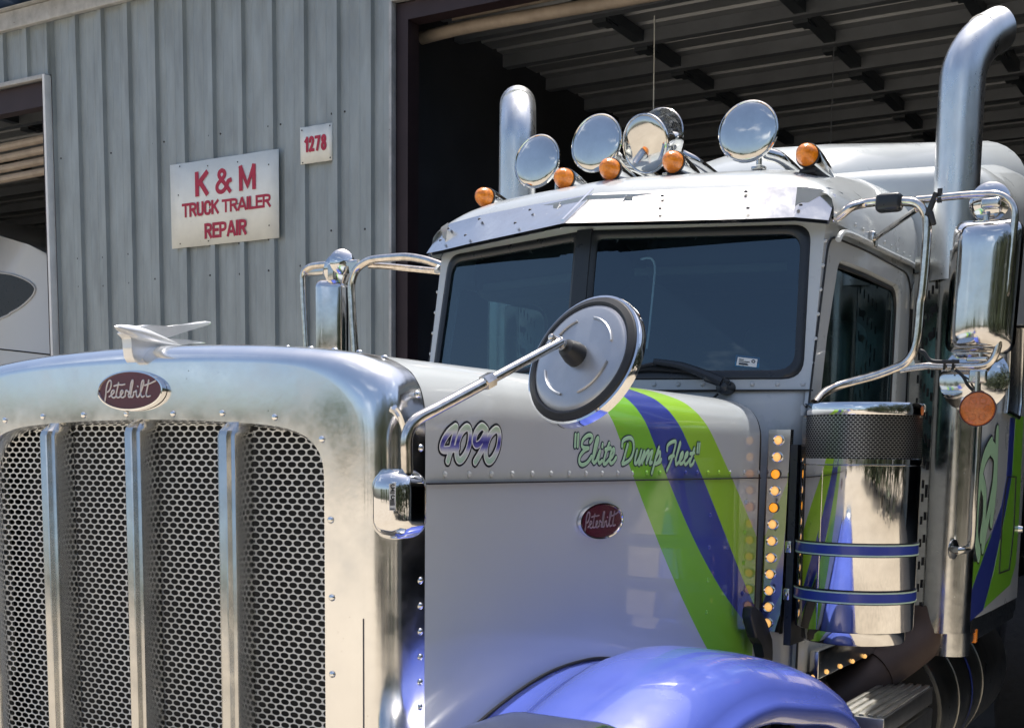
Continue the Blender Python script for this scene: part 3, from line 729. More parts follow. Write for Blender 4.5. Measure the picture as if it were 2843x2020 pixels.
# pressed bead beside the lamp mount
tube(b, [(.6038, .060, 1.735), (.6040, .075, 1.722), (.6042, .090, 1.69), (.6042, .094, 1.64), (.6042, .094, 1.60)], .0055, 8, 5)
shell = obj('grille_shell', b, M['alu'], truck, smooth=42)
for s_ in (1, -1):
    b = new(); box(b, (s_ * .558, .0299, .99), (.0018, .002, .74)); obj('panel_seam', b, mat('seam_shadow_grey', (.10, .095, .10), .6), shell, smooth=0)
# perforated sheet, radiator behind it, three bars
b = new()
pu, pv = .0230, .0226
holes(b, lambda u, v: (u - .483, .062, v + .66), 43, 94, pu, .0113, .0104, .0054, keep=lambda u, v: abs(u - .483) < .49 and v + .66 < 1.725)
obj('grille_mesh', b, M['mesh'], truck, smooth=0, solid=.0012)
b = new(); box(b, (0, .125, 1.18), (1.02, .02, 1.12)); obj('radiator', b, M['rad'], truck, smooth=0)
for x0 in (-.25, 0, .25):
    b = new()
    PRF = [(-.0245, .058), (-.0240, .020), (-.0215, .012), (-.0135, .0105), (-.0105, .0015), (-.008, .0), (.008, .0), (.0105, .0015), (.0135, .0105), (.0215, .012), (.0240, .020), (.0245, .058)]
    zt_ = ztop(x0) - .172
    rows = [[(x0 + x, y, z) for x, y in PRF] for z in (ZB, 1.1, zt_)]
    rows.append([(x0 + x * .97, y + .004, zt_ + .010) for x, y in PRF]); rows.append([(x0 + x * .6, max(y, .030), zt_ + .026) for x, y in PRF]); rows.append([(x0 + x * .12, max(y, .046), zt_ + .036) for x, y in PRF])
    grid(b, rows); obj('grille_bar', b, M['brushed'], truck, smooth=28)

# hood ornament: a stylised bird with swept wing
c3 = crop(0, 880)
b = new()
bird = [(1230, 172), (1262, 142), (1330, 108), (1420, 90), (1540, 90), (1640, 100), (1690, 112), (1900, 80), (2080, 48), (2135, 55), (2145, 72), (2100, 95), (1900, 150), (1650, 222), (1640, 240), (1900, 245), (2090, 276), (1900, 288), (1700, 312), (1560, 352), (1450, 405), (1380, 462), (1340, 486), (1308, 430), (1292, 330), (1296, 225), (1262, 205)]
prism(b, [onX(*c3(u, v), -.013) for u, v in bird], (.026, 0, 0), bevel=.007)
for s_ in (1, -1):
    lathe(b, [(.001, -.055), (.006, -.045), (.011, -.02), (.013, .0), (.012, .03), (.007, .075), (.001, .12)], onX(*c3(1440, 165), s_ * .012), (0, 1, -.12), 14)
obj('hood_ornament', b, mat('satin_cast_bird', (.84, .85, .85), .28, .45, var=(20, .1), coat=.4), truck, smooth=50)

# ---------------------------------------------------------- fenders, wheel, headlamp
def fender(s_):
    st = [(-.08, .62), (-.04, .88), (.06, 1.02), (.2, 1.105), (.38, 1.178), (.6, 1.226), (.8, 1.234), (.95, 1.217), (1.1, 1.191), (1.25, 1.160), (1.4, 1.118), (1.53, 1.066), (1.63, 1.008), (1.71, .93), (1.77, .83), (1.80, .72), (1.81, .62)]
    st = catmull([Vector((0, y, z)) for y, z in st], 3)
    cs_ = [(.596, -.050), (.606, -.050), (.64, -.050), (.675, -.046), (.700, -.034), (.722, -.016), (.75, -.004), (.79, .001), (.82, 0), (.87, -.002), (.93, -.011), (.98, -.028), (1.015, -.052), (1.034, -.078), (1.040, -.098), (1.052, -.104), (1.058, -.118), (1.050, -.15), (1.040, -.156)]
    bb_ = new(); rows = []
    cy, cz_ = .96, .52
    for p in st:
        d = Vector((0, p.y - cy, p.z - cz_)).normalized()
        rows.append([(s_ * x, p.y + d.y * dz, p.z + d.z * dz) for x, dz in cs_])
    grid(bb_, rows); return bb_
for s_ in (1, -1):
    fo = obj('fender', fender(s_), M['blue'], truck, smooth=60)
    sm = [(.0, .90), (.12, 1.0), (.24, 1.073), (.38, 1.128), (.6, 1.176), (.8, 1.184), (.95, 1.168), (1.1, 1.143), (1.25, 1.113), (1.4, 1.073), (1.53, 1.022), (1.66, .94)]
    b = new(); tube(b, [(s_ * (.606 * hk(y) - .001), y, z + .004) for y, z in sm], .0045, 8, 4); obj('fender_welt', b, M['rubber'], fo)
b = new()
TP = [(.30, -.14), (.36, -.14), (.46, -.15), (.505, -.13), (.52, -.11), (.522, .11), (.505, .13), (.46, .15), (.36, .14), (.30, .14)]
for s_ in (1, -1):
    b = new(); lathe(b, TP, (s_ * .90, .96, .522), (1, 0, 0), 56)
    for k in range(56):
        q = 2 * math.pi * k / 56
        for j in (-.075, 0, .075): box(b, (s_ * .90 + j, .96 + .525 * math.cos(q), .522 + .525 * math.sin(q)), (.045, .036, .012), rot=Matrix.Rotation(q + math.pi / 2, 3, 'X'))
    w_ = obj('wheel', b, M['tyre'], truck, smooth=40)
    b = new(); lathe(b, [(.30, .12), (.29, .14), (.27, .06), (.16, .03), (.13, .10), (.08, .14), (.001, .14)], (s_ * .90, .96, .522), (s_, 0, 0), 40); obj('rim', b, M['alu'], w_)
for s_ in (1, -1):
    b = new(); box(b, (s_ * .60, .95, .95), (.012, 1.7, .34)); obj('inner_panel', b, M['dark'], truck, smooth=0)
for s_ in (1, -1):
    b = new()
    box(b, (s_ * .865, .070, 1.046), (.35, .44, .285), .10, seg=8)
    hl = obj('headlamp', b, M['alu_side'], truck, smooth=60)
    b = new(); box(b, (s_ * .865, -.142, 1.06), (.25, .02, .15), .008); obj('lens', b, M['glass_side'], hl)
# chrome bumper across the front below the lamps
b = new(); box(b, (0, -.34, .58), (2.25, .05, .44), .02); obj('bumper', b, M['chrome'], truck)

# lamp mount and round mirror on a bent stalk
mm_ = None
b = new(); box(b, (.618, .056, 1.566), (.080, .104, .124), .036, seg=8)
mount = obj('lamp_mount', b, M['chrome'], truck, smooth=60)
mx_ = .6583
b = new(); face(b, [onX(*c2(u, v), mx_ + .0004) for u, v in ((115, 1000), (188, 985), (180, 1285), (118, 1280))]); obj('label_sticker', b, M['white_vinyl'], mount, smooth=0, recalc=False)
b = new()
tube(b, [onX(*c2(u, v), mx_ + .0012) for u, v in ((172, 1010), (142, 1008), (135, 1030), (150, 1048), (175, 1040))], .0011, 5, 4)
prism(b, [onX(*c2(u, v), mx_ + .0008) for u, v in ((130, 1078), (182, 1078), (152, 1055))], (.0004, 0, 0))
tube(b, [onX(*c2(u, v), mx_ + .0012) for u, v in ((176, 1128), (150, 1124), (138, 1142), (150, 1160), (172, 1156))], .0009, 5, 4)
for v0 in (1090, 1100, 1172, 1182, 1194, 1204, 1214, 1224, 1262, 1270): tube(b, [onX(*c2(126, v0), mx_ + .001), onX(*c2(176, v0), mx_ + .001)], .00045, 4, 0)
obj('label_print', b, M['black_vinyl'], mount, smooth=0)
DC = onY(1606, 990, .44); DN = Vector((-.23, -.896, .379)).normalized()
RD = .131
hub = DC + DN * .060
b = new()
stk = [onX(u, v, x) for u, v, x in ((1130, 1312, .640), (1129, 1270, .640), (1128, 1235, .640), (1131, 1207, .641), (1142, 1181, .644), (1163, 1161, .650), (1196, 1143, .659))]
endp = onY(1558, 948, hub.y)
mid = stk[-1].lerp(endp, .42)
tube(b, stk, .0108, 14, 5); tube(b, [stk[-1], stk[-1].lerp(endp, .2), mid], .0108, 14, 3); tube(b, [mid, mid.lerp(endp, .5), endp], .0090, 14, 3)
arm = obj('mirror_stalk', b, M['rusty_chrome'], truck)
dirn = (endp - mid).normalized()
nut = mid
b = new(); lathe(b, [(.001, -.011), (.0145, -.011), (.0145, .011), (.001, .011)], nut, dirn, 6); obj('lock_nut', b, M['rusty_chrome'], arm, smooth=20)
b = new()
ax_, da, db = frame(DN)
# face seen is the pressed steel back of the mirror
prof = [(.001, .008), (.018, .008), (.024, .004), (0.0418, .0035), (0.0732, .003), (0.1024, .0), (0.1108, -.003), (0.1134, -.006)]
lathe(b, prof, DC, DN, 56)
for a0 in (20, 110, 200, 290):
    tube(b, [DC + DN * .0042 + (da * math.cos(math.radians(a0 + k)) + db * math.sin(math.radians(a0 + k))) * .0815 for k in range(0, 61, 10)], .0026, 6, 2)
mir = obj('hood_mirror', b, mat('pressed_mirror_back', (.46, .475, .50), .36, .7, var=(11, .2), rvar=(9, .1)), truck, smooth=30)
b = new(); lathe(b, [(0.1123, -.008), (0.1134, -.003), (0.1181, -.001), (0.1296, -.006), (0.1322, -.012), (0.1322, -.02)], DC, DN, 56); obj('rubber_gasket', b, M['rubber'], mir)
b = new(); lathe(b, [(0.1319, -.010), (0.1364, -.011), (0.1379, -.016), (0.1379, -.030), (0.1338, -.034), (0.0627, -.040), (.001, -.041)], DC, DN, 56); obj('mirror_rim', b, M['chrome'], mir)
b = new(); lathe(b, [(.024, .004), (.0235, .018), (.017, .040), (.011, .044), (.001, .045)], DC, DN, 24); obj('rubber_boot', b, M['rubber'], mir)
b = new(); lathe(b, [(.006, .04), (.006, .052), (.0125, .052), (.0125, .057), (.0085, .058), (.0085, .066), (.0115, .066), (.0115, .069), (.0065, .07), (.0065, .086), (.004, .088), (.001, .088)], DC, DN, 12); obj('pivot_bolt', b, M['rusty_chrome'], mir, smooth=25)

# ---------------------------------------------------------- cab
def SXD(y): t = min(1, max(0, (y - 2.04) / .55)); return .715 + .029 * t * t * (3 - 2 * t)      # half width of the cab side
def Yf(x, z):
    x = abs(x); return 1.845 + .149 * (z - 1.90) + x / .68 * (.205 + .041 * (z - 1.9))
def ringpanel(bm, outer, hole, fn, mi=0):
    """a panel between an outer polygon and a hole, both lists of (a, b), star shaped about the hole centre"""
    cx = sum(p[0] for p in hole) / len(hole); cy = sum(p[1] for p in hole) / len(hole)
    def rayhit(poly, t):
        dx, dy = math.cos(t), math.sin(t); best = None
        for i in range(len(poly)):
            (ax, ay), (bx, by) = poly[i], poly[(i + 1) % len(poly)]
            ex, ey = bx - ax, by - ay; den = dx * ey - dy * ex
            if abs(den) < 1e-12: continue
            s_ = ((ax - cx) * ey - (ay - cy) * ex) / den; w = ((ax - cx) * dy - (ay - cy) * dx) / den
            if s_ > 0 and -1e-6 <= w <= 1 + 1e-6 and (best is None or s_ > best): best = s_
        return (cx + dx * best, cy + dy * best)
    T = sorted(set([round(math.atan2(p[1] - cy, p[0] - cx), 6) for p in outer + hole]))
    rows = [[], [], []]
    for t in T:
        o_, h_ = rayhit(outer, t), rayhit(hole, t)
        rows[0].append(fn(*o_)); rows[1].append(fn((o_[0] + h_[0]) / 2, (o_[1] + h_[1]) / 2)); rows[2].append(fn(*h_))
    grid(bm, rows, closed_u=True, mi=mi)
def rrect(P, r, k=6):
    """round the corners of polygon P"""
    out = []; n = len(P)
    for i in range(n):
        a, b_, c = Vector(P[i - 1] + (0,)), Vector(P[i] + (0,)), Vector(P[(i + 1) % n] + (0,))
        rr = r[i] if isinstance(r, (list, tuple)) else r
        p0 = b_ + (a - b_).normalized() * rr; p1 = b_ + (c - b_).normalized() * rr
        for j in range(k + 1):
            t = j / k; q = p0 * (1 - t) ** 2 + b_ * 2 * t * (1 - t) + p1 * t * t; out.append((q.x, q.y))
    return out
HOLE = rrect([(.018, 1.905), (.688, 1.905), (.668, 2.374), (.018, 2.374)], [.02, .06, .055, .02])
def inset(poly, d):
    cx = sum(p[0] for p in poly) / len(poly); cy = sum(p[1] for p in poly) / len(poly)
    w = max(p[0] for p in poly) - min(p[0] for p in poly); h = max(p[1] for p in poly) - min(p[1] for p in poly)
    return [(cx + (x - cx) * (1 - 2 * d / w), cy + (y - cy) * (1 - 2 * d / h)) for x, y in poly]
cabo = new()
for s_ in (1, -1):
    ringpanel(cabo, [(0, 1.868), (.714, 1.868), (.712, 2.49), (0, 2.49)], HOLE, lambda x, z: (s_ * x, Yf(x, z), z))
    for k in range(10):
        x = .035 + k * .073; rivet(cabo, (s_ * x, Yf(x, 2.405), 2.405), (s_ * .25, -1, 0), .0085, .005)
        if x < .7: rivet(cabo, (s_ * x, Yf(x, 1.886), 1.886), (s_ * .25, -1, 0), .0085, .005)
    for k in range(6): rivet(cabo, (s_ * .716, Yf(.72, 1.95 + k * .075), 1.95 + k * .075), (s_ * .4, -1, 0), .006, .004)
    # cowl below the riveted strip
    rows = []
    for z, d in ((1.866, .004), (1.855, -.004), (1.82, -.020), (1.74, -.035), (1.6, -.045), (1.3, -.05), (.98, -.05)):
        rows.append([(s_ * x, Yf(x, 1.866) + d * (1 if x < .6 else .6), z) for x in (0, .1, .25, .4, .5, .58, .63, .665)] + [(s_ * .698, Yf(.69, 1.866) + d * .4 + .008, z), (s_ * .712, Yf(.71, 1.866) + .028, z), (s_ * .7145, Yf(.71, 1.866) + .08, z)])
    grid(cabo, rows)
    # A pillar return to the door edge
    rows = [[(s_ * .714, Yf(.714, 1.868), 1.868), (s_ * SXD(2.15), Yf(.714, 1.868) + .10, 1.868)], [(s_ * .712, Yf(.712, 2.49), 2.49), (s_ * SXD(2.26), Yf(.712, 2.49) + .1, 2.49)]]
    grid(cabo, rows)
    # side wall behind and around the door
    ringpanel(cabo, [(2.05, .98), (3.2, .98), (3.2, 2.42), (2.16, 2.42)], [(2.15, 1.6), (2.99, 1.6), (2.99, 2.31), (2.25, 2.31)], lambda y, z: (s_ * (SXD(y) - .014), y, z))
    face(cabo, [(s_ * .64, 2.085, 2.484), (s_ * .700, 2.128, 2.478), (s_ * .735, 2.165, 2.455), (s_ * .744, 2.215, 2.40), (s_ * .722, 2.15, 2.372), (s_ * .64, 2.062, 2.384)])
# roof shell
XS = [0, .1, .2, .3, .4, .48, .54, .59, .63, .665, .695, .72, .735, .742, .744]
ZR = [2.735, 2.735, 2.734, 2.733, 2.730, 2.723, 2.712, 2.694, 2.670, 2.640, 2.602, 2.56, 2.51, 2.45, 2.385]
ZF = [2.500, 2.500, 2.499, 2.498, 2.496, 2.494, 2.491, 2.488, 2.484, 2.479, 2.472, 2.462, 2.446, 2.42, 2.375]
xs = [-x for x in XS[:0:-1]] + XS; zr = ZR[:0:-1] + ZR; zf = ZF[:0:-1] + ZF
G = [(0, 0), (.02, .12), (.05, .215), (.09, .29), (.15, .37), (.25, .48), (.4, .62), (.6, .79), (.8, .92), (1, 1)]
def Y0(x): return 1.975 + .155 * min(1, abs(x) / .70)
def roofpt(x, g, t, a, c): return (x, Y0(x) + (3.21 - Y0(x)) * t, a + (c - a) * g)
rows = [[roofpt(x, g, t, a, c) for x, a, c in zip(xs, zf, zr)] for t, g in G]
rows.append([(x * .985, 3.24, z - .02) for x, z in zip(xs, zr)])
grid(cabo, rows)
face(cabo, [(x * .985, 3.24, z - .02) for x, z in zip(xs, zr)] + [(.73, 3.24, .98), (-.73, 3.24, .98)])
def roofz(x, y):
    a = np.interp(abs(x), XS, ZF); c = np.interp(abs(x), XS, ZR); t = (y - Y0(x)) / (3.21 - Y0(x))
    return float(a + (c - a) * np.interp(t, [q[0] for q in G], [q[1] for q in G]))
# drip rail over the doors with rivets above it
for s_ in (1, -1):
    tube(cabo, [(s_ * .748, 2.17, 2.33), (s_ * .752, 2.25, 2.362), (s_ * .752, 2.7, 2.372), (s_ * .750, 3.15, 2.382), (s_ * .748, 3.2, 2.36)], .010, 8, 4)
    for k in range(9): rivet(cabo, (s_ * .745, 2.36 + .09 * k, 2.405), (s_, 0, 0), .007, .004)
cab = obj('cab', cabo, M['paint'], truck, smooth=38, recalc=True)
b = new()
for s_ in (1, -1): box(b, (s_ * .36, Yf(.36, 1.868) - .003, 1.867), (.76, .012, .0045), rot=Matrix.Rotation(s_ * .293, 3, 'Z'))
obj('cowl_seam', b, M['dark'], cab, smooth=0)
# windshield: two flat panes in a black gasket with a centre post
for s_ in (1, -1):
    b = new(); face(b, [(s_ * x, Yf(x, z) + .006, z) for x, z in inset(HOLE, .004)])
    ws = obj('windshield', b, M['glass'], truck, smooth=0, recalc=False)
    b = new(); A_, B2, C2 = HOLE, inset(HOLE, .012), inset(HOLE, .024)
    grid(b, [[(s_ * x, Yf(x, z) + d, z) for x, z in P] for P, d in ((inset(HOLE, -.004), -.0005), (A_, -.006), (B2, -.007), (C2, -.001), (C2, .008))], closed_u=True)
    obj('gasket', b, M['satin_black'], ws, smooth=50)
b = new(); prism(b, [(-.026, Yf(0, 1.9) - .004, 1.9), (.026, Yf(0, 1.9) - .004, 1.9), (.026, Yf(0, 2.38) - .004, 2.38), (-.026, Yf(0, 2.38) - .004, 2.38)], (0, .03, 0)); obj('centre_post', b, M['satin_black'], truck)
# permit sticker inside the corner of the driver's pane
b = new(); pc = crop(1700, 600, 3.383)
def onglass(u, v, off=.0):
    y = 2.0
    for _ in range(4): p = onY(u, v, y); y = Yf(p.x, p.z) + .006
    return onY(u, v, y - off)
face(b, [onglass(*pc(u, v), .0012) for u, v in ((1160, 1300), (1388, 1326), (1378, 1425), (1150, 1408))]); stk_ = obj('permit_sticker', b, M['sticker_blue'], truck, smooth=0, recalc=False)
b = new(); face(b, [onglass(*pc(u, v), .0022) for u, v in ((1180, 1322), (1364, 1342), (1354, 1418), (1164, 1398))]); obj('permit_label', b, M['white_vinyl'], stk_, smooth=0, recalc=False)
b = new()
for v0, u1 in ((1342, 1235), (1360, 1290), (1378, 1270), (1388, 1275)): tube(b, [onglass(*pc(1188, v0), .003), onglass(*pc(u1, v0 + (u1 - 1188) * .1), .003)], .0013, 4, 0)
tube(b, [onglass(*pc(1325 + 15 * math.cos(t), 1362 + 13 * math.sin(t)), .003) for t in [k * .785 for k in range(8)]], .0015, 4, 0, closed=True)
obj('permit_print', b, M['navy_vinyl'], stk_, smooth=0)

# doors with their glass, and what shows of the cabin
for s_ in (1, -1):
    DO = rrect([(2.02, .98), (3.125, .98), (3.125, 2.345), (2.165, 2.345), (2.035, 1.80)], [.01, .01, .13, .06, .05])
    def dens2(P, d=.06):
        out = []
        for p, q in zip(P, P[1:] + P[:1]):
            n_ = max(1, int(math.hypot(q[0] - p[0], q[1] - p[1]) / d)); out += [(p[0] + (q[0] - p[0]) * j / n_, p[1] + (q[1] - p[1]) * j / n_) for j in range(n_)]
        return out
    DO = dens2(DO)
    WH = dens2(rrect([(2.105, 1.62), (2.965, 1.62), (2.985, 2.287), (2.262, 2.287), (2.125, 1.84)], [.04, .06, .085, .04, .05]))
    b = new()
    ringpanel(b, DO, WH, lambda y, z: (s_ * SXD(y), y, z))
    grid(b, [[(s_ * (SXD(y) + x), y, z) for y, z in P] for P, x in ((WH, .0002), (inset(WH, .006), -.006), (inset(WH, .010), -.022))], closed_u=True)
    grid(b, [[(s_ * (SXD(y) + x), y, z) for y, z in DO] for x in (0, -.013)], closed_u=True)
    door = obj('door', b, M['paint'], truck, smooth=30)
    b = new(); face(b, [(s_ * (.700 + .029 * (y - 2.1) / .9), y, z) for y, z in inset(WH, .008)]); obj('door_glass', b, M['glass_side'], door, smooth=0, recalc=False)
    b = new(); I0 = inset(WH, .008); grid(b, [[(s_ * (SXD(y) + x), y, z) for y, z in P] for P, x in ((I0, -.012), (inset(WH, .018), -.010), (inset(WH, .022), -.016))], closed_u=True); obj('window_seal', b, M['rubber'], door)
    b = new(); tube(b, [(s_ * (SXD(y) + .002), y, z) for y, z in DO], .0035, 6, 0, closed=True); obj('door_gap', b, M['rubber'], door)
    b = new(); box(b, (s_ * .757, 3.135, 2.285), (.022, .05, .13), .006); obj('hinge', b, M['brushed'], door)
    b = new(); box(b, (s_ * .757, 3.135, 1.62), (.022, .05, .13), .006); obj('hinge', b, M['brushed'], door)
cabin = new()
box(cabin, (0, 2.65, 1.25), (1.42, 1.1, .04)); box(cabin, (0, 3.17, 1.7), (1.42, .02, .9)); box(cabin, (0, 2.66, 2.44), (1.36, .95, .02))
box(cabin, (0, 2.24, 1.58), (1.40, .34, .50), .05)
obj('cabin_lining', cabin, M['cab_dark'], truck)
for s_ in (1, -1):
    b = new(); box(b, (s_ * .355, 2.34, 2.325), (.58, .28, .19), .06, rot=Matrix.Rotation(s_ * .2, 3, 'Z')); oc = obj('overhead_console', b, M['cab_dark'], truck)
    b = new(); box(b, (s_ * .33, 2.165, 2.268), (.50, .012, .028), .004, rot=Matrix.Rotation(s_ * .22, 3, 'Z')); obj('console_strip', b, M['cab_olive'], oc)
for s_ in (1, -1):
    b = new(); box(b, (s_ * .40, 2.95, 1.78), (.46, .16, .78), .06); box(b, (s_ * .40, 2.72, 1.42), (.48, .5, .16), .05); obj('seat', b, M['seat'], truck)
b = new(); cw = Vector((.40, 2.40, 1.80)); aw = Vector((0, -.75, .65)); _, wa, wb = frame(aw)
tube(b, [cw + (wa * math.cos(t) + wb * math.sin(t)) * .225 for t in [2 * math.pi * k / 28 for k in range(28)]], .013, 8, 0, closed=True)
for t in (0, 2.1, 4.2): tube(b, [cw, cw + (wa * math.cos(t) + wb * math.sin(t)) * .225], .011, 6, 0)
cyl(b, cw, cw + Vector((0, -.2, -.25)), .03)
obj('steering_wheel', b, M['cab_dark'], truck)
b = new(); tube(b, [onglass(*pc(u, v), -.05) for u, v in ((265, 405), (340, 392), (385, 420), (400, 500), (385, 680), (365, 880), (345, 1080), (322, 1245))], .0035, 6, 4); obj('mirror_cable', b, M['sign'], truck)

# visor of polished plate
b = new()
def vt(s_):
    top = [(.0, 1.972, 2.503), (.25, 2.026, 2.501), (.5, 2.08, 2.496), (.66, 2.122, 2.487), (.735, 2.17, 2.466)]
    bot = [(.0, 1.772, 2.377), (.25, 1.882, 2.380), (.5, 1.990, 2.383), (.645, 2.048, 2.386), (.738, 2.096, 2.377)]
    if s_ < 0: bot[-1] = (.735, 2.086, 2.383); bot[-2] = (.645, 2.052, 2.382)
    md = [tuple(Vector(p) * .5 + Vector(q) * .5) for p, q in zip(top, bot)]
    return [[(s_ * p[0], p[1], p[2]) for p in r] for r in (top, md, bot)]
for s_ in (1, -1):
    grid(b, vt(s_))
vis = obj('sun_visor', b, mat('polished_visor_plate', (.66, .66, .655), .20, 1, var=(8, .15), rvar=(22, .08), speck=(48, .70, (.96, .96, .96))), truck, smooth=10)
b = new()
for s_ in (1, -1):
    R_ = vt(s_); grid(b, [[Vector(p) + Vector((0, .006, -.0105)) for p in r] for r in (R_[0], R_[2])])
obj('visor_liner', b, M['satin_black'], vis, smooth=0)
b = new()
prism(b, [(-.004, 1.966, 2.512), (.004, 1.966, 2.512), (.004, 1.766, 2.382), (-.004, 1.766, 2.382)], (0, 0, .006))
obj('crease_strip', b, M['chrome'], vis)
b = new()
for s_ in (1, -1):
    R_ = vt(s_)
    for i, q in ((1, .3), (2, .25), (3, .3), (1, .72), (2, .78), (3, .72)):
        p = Vector(R_[0][i]).lerp(Vector(R_[2][i]), q) + Vector((.05 * s_ * (q - .5), 0, 0)); rivet(b, p + Vector((0, -.005, .008)), (s_ * .2, -.5, .8), .006, .005)
obj('visor_bolt', b, M['screw'], vis)
for s_ in (1, -1):
    for x in (.12, .36, .6):
        b = new(); yb = Yf(x, 2.44); f_ = x / .7
        p1 = (s_ * x, yb - .001, 2.40); p2 = (s_ * x, yb - .001, 2.485); p3 = (s_ * (x - .01), 1.80 + .26 * f_ + .02, 2.381)
        prism(b, [p1, p2, p3], (.003, 0, 0)); box(b, (s_ * (x + .012), yb - .004, 2.44), (.024, .004, .08), rot=Matrix.Rotation(s_ * .29, 3, 'Z')); obj('visor_bracket', b, M['paint_worn'], vis, smooth=0)

# five bullet lamps on the roof
LAMPS = [(1350, 550, 2.28), (1570, 498, 2.19), (1697, 472, 2.10), (1872, 452, 2.19), (2243, 432, 2.28)]
for u, v, y in LAMPS:
    p = onY(u, v, y); rz = roofz(p.x, y + .06)
    b = new(); ax = Vector((0, .98, -.13)).normalized()
    lathe(b, [(.0365, -.003), (.0378, .006), (.0385, .014), (.0385, .03), (.0378, .08), (.035, .13), (.030, .18), (.023, .225), (.014, .262), (.005, .284), (.0005, .287)], p, ax, 28)
    cl = obj('cab_lamp', b, M['chrome'], truck)
    b = new(); lathe(b, [(.0350, .0), (.0345, -.010), (.0325, -.022), (.028, -.035), (.020, -.047), (.010, -.055), (.0005, -.058)], p, ax, 28); obj('lens', b, M['amber'], cl)
    b = new(); lathe(b, [(.0345, -.001), (.0362, -.006), (.0380, -.005), (.0384, .002), (.037, .006)], p, ax, 28); obj('gasket', b, M['rubber'], cl)
    b = new()
    box(b, (p.x, y + .075, (p.z - .04 + rz) / 2 - .004), (.058, .15, max(.02, p.z - .032 - rz)), .008); obj('rubber_pad', b, M['rubber'], cl)

# five air horns with dished covers
def horn(u, v, y, r, n, tail, closed=True):
    c = onY(u, v, y); n = Vector(n).normalized()
    b = new()
    tl = onY(tail[0], tail[1], y + .36) - c
    if closed: prof = [(.0005, .009), (r * .25, .0085), (r * .5, .0069), (r * .75, .0040), (r * .90, .001), (r * .945, -.0012), (r * .955, -.0035), (r * .97, -.0012), (r * 1.0, .0005), (r * 1.03, -.002), (r * 1.035, -.008), (r * .99, -.013)]
    else: prof = [(r * .30, -.10), (r * .5, -.075), (r * .75, -.04), (r * .95, -.004), (r, .002), (r * 1.035, -.002), (r * 1.03, -.009), (r * .99, -.013)]
    lathe(b, prof, c, n, 44)
    bell = [(r * .99, -.012), (r * .8, -.03), (r * .55, -.062), (r * .36, -.105), (r * .26, -.15)]
    lathe(b, bell, c, n, 32)
    st = c - n * .13
    tube(b, [st, st - n * .06 + Vector((0, 0, -.012)), c + tl * .65, c + tl], lambda t: r * .27 - (r * .09) * t, 14, 5)
    h = obj('air_horn', b, M['horn_chrome'] if closed else M['horn_open'], truck)
    e = c + tl; px_ = c - n * .15 + Vector((0, 0, -.01)); zz = roofz(px_.x, px_.y)
    b = new(); cyl(b, px_, (px_.x, px_.y, zz + .02), .010, 10); box(b, (px_.x, px_.y, zz + .008), (.045, .035, .014), .004); obj('horn_foot', b, M['brushed'], h)
    return h
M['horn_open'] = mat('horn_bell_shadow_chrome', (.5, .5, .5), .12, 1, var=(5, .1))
horn(1489, 447, 2.38, .0945, (-.05, -1, .10), (1600, 530))
horn(1654, 396, 2.34, .0985, (-.05, -1, .10), (1823, 496))
horn(1790, 400, 2.34, .0965, (-.25, -1, -.32), (1900, 492))
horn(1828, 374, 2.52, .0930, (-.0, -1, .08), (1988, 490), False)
horn(2076, 364, 2.34, .0985, (.08, -1, .08), (2212, 478))

# wipers
b = new()
pv_ = onglass(2018, 1066, .02)
lathe(b, [(.001, .05), (.018, .045), (.022, .02), (.022, -.03), (.03, -.05)], pv_ + Vector((0, -.0, -.012)), (0, -1, 0), 16)
tube(b, [pv_ + Vector((0, -.04, .004)), onglass(1960, 1040, .05), onglass(1890, 1015, .035), onglass(1815, 1003, .03)], lambda t: .017 - .008 * t, 8, 4)
box(b, onglass(1990, 1056, .045), (.08, .03, .03), .006, rot=Matrix.Rotation(.3, 3, 'Z') @ Matrix.Rotation(.35, 3, 'Y'))
wp_ = obj('wiper', b, M['satin_black'], truck)
b = new(); tube(b, [onglass(u, v, .016) for u, v in ((1735, 1030), (1800, 1022), (1870, 1027), (1965, 1033))], .0075, 6, 2); tube(b, [onglass(u, v, .024) for u, v in ((1760, 1022), (1830, 1008), (1900, 1022))], .006, 6, 3); obj('wiper_blade', b, M['rubber'], wp_)
b = new(); q = Vector((-.48, Yf(.48, 1.89) - .02, 1.88)); lathe(b, [(.001, .05), (.018, .045), (.022, .02), (.022, -.03)], q, (0, -1, 0), 12); tube(b, [q + Vector((0, -.04, 0)), (-.3, Yf(.3, 1.93) - .03, 1.925), (-.10, Yf(.1, 1.95) - .02, 1.95)], .009, 8, 3); obj('wiper', b, M['satin_black'], truck)
b = new(); tube(b, [pv_ + Vector((-.02, -.02, -.03)), pv_ + Vector((-.045, -.035, -.06)), pv_ + Vector((-.03, -.03, -.075)), pv_ + Vector((0, -.02, -.05))], .004, 6, 4); obj('wiper_hose', b, M['rubber'], truck)

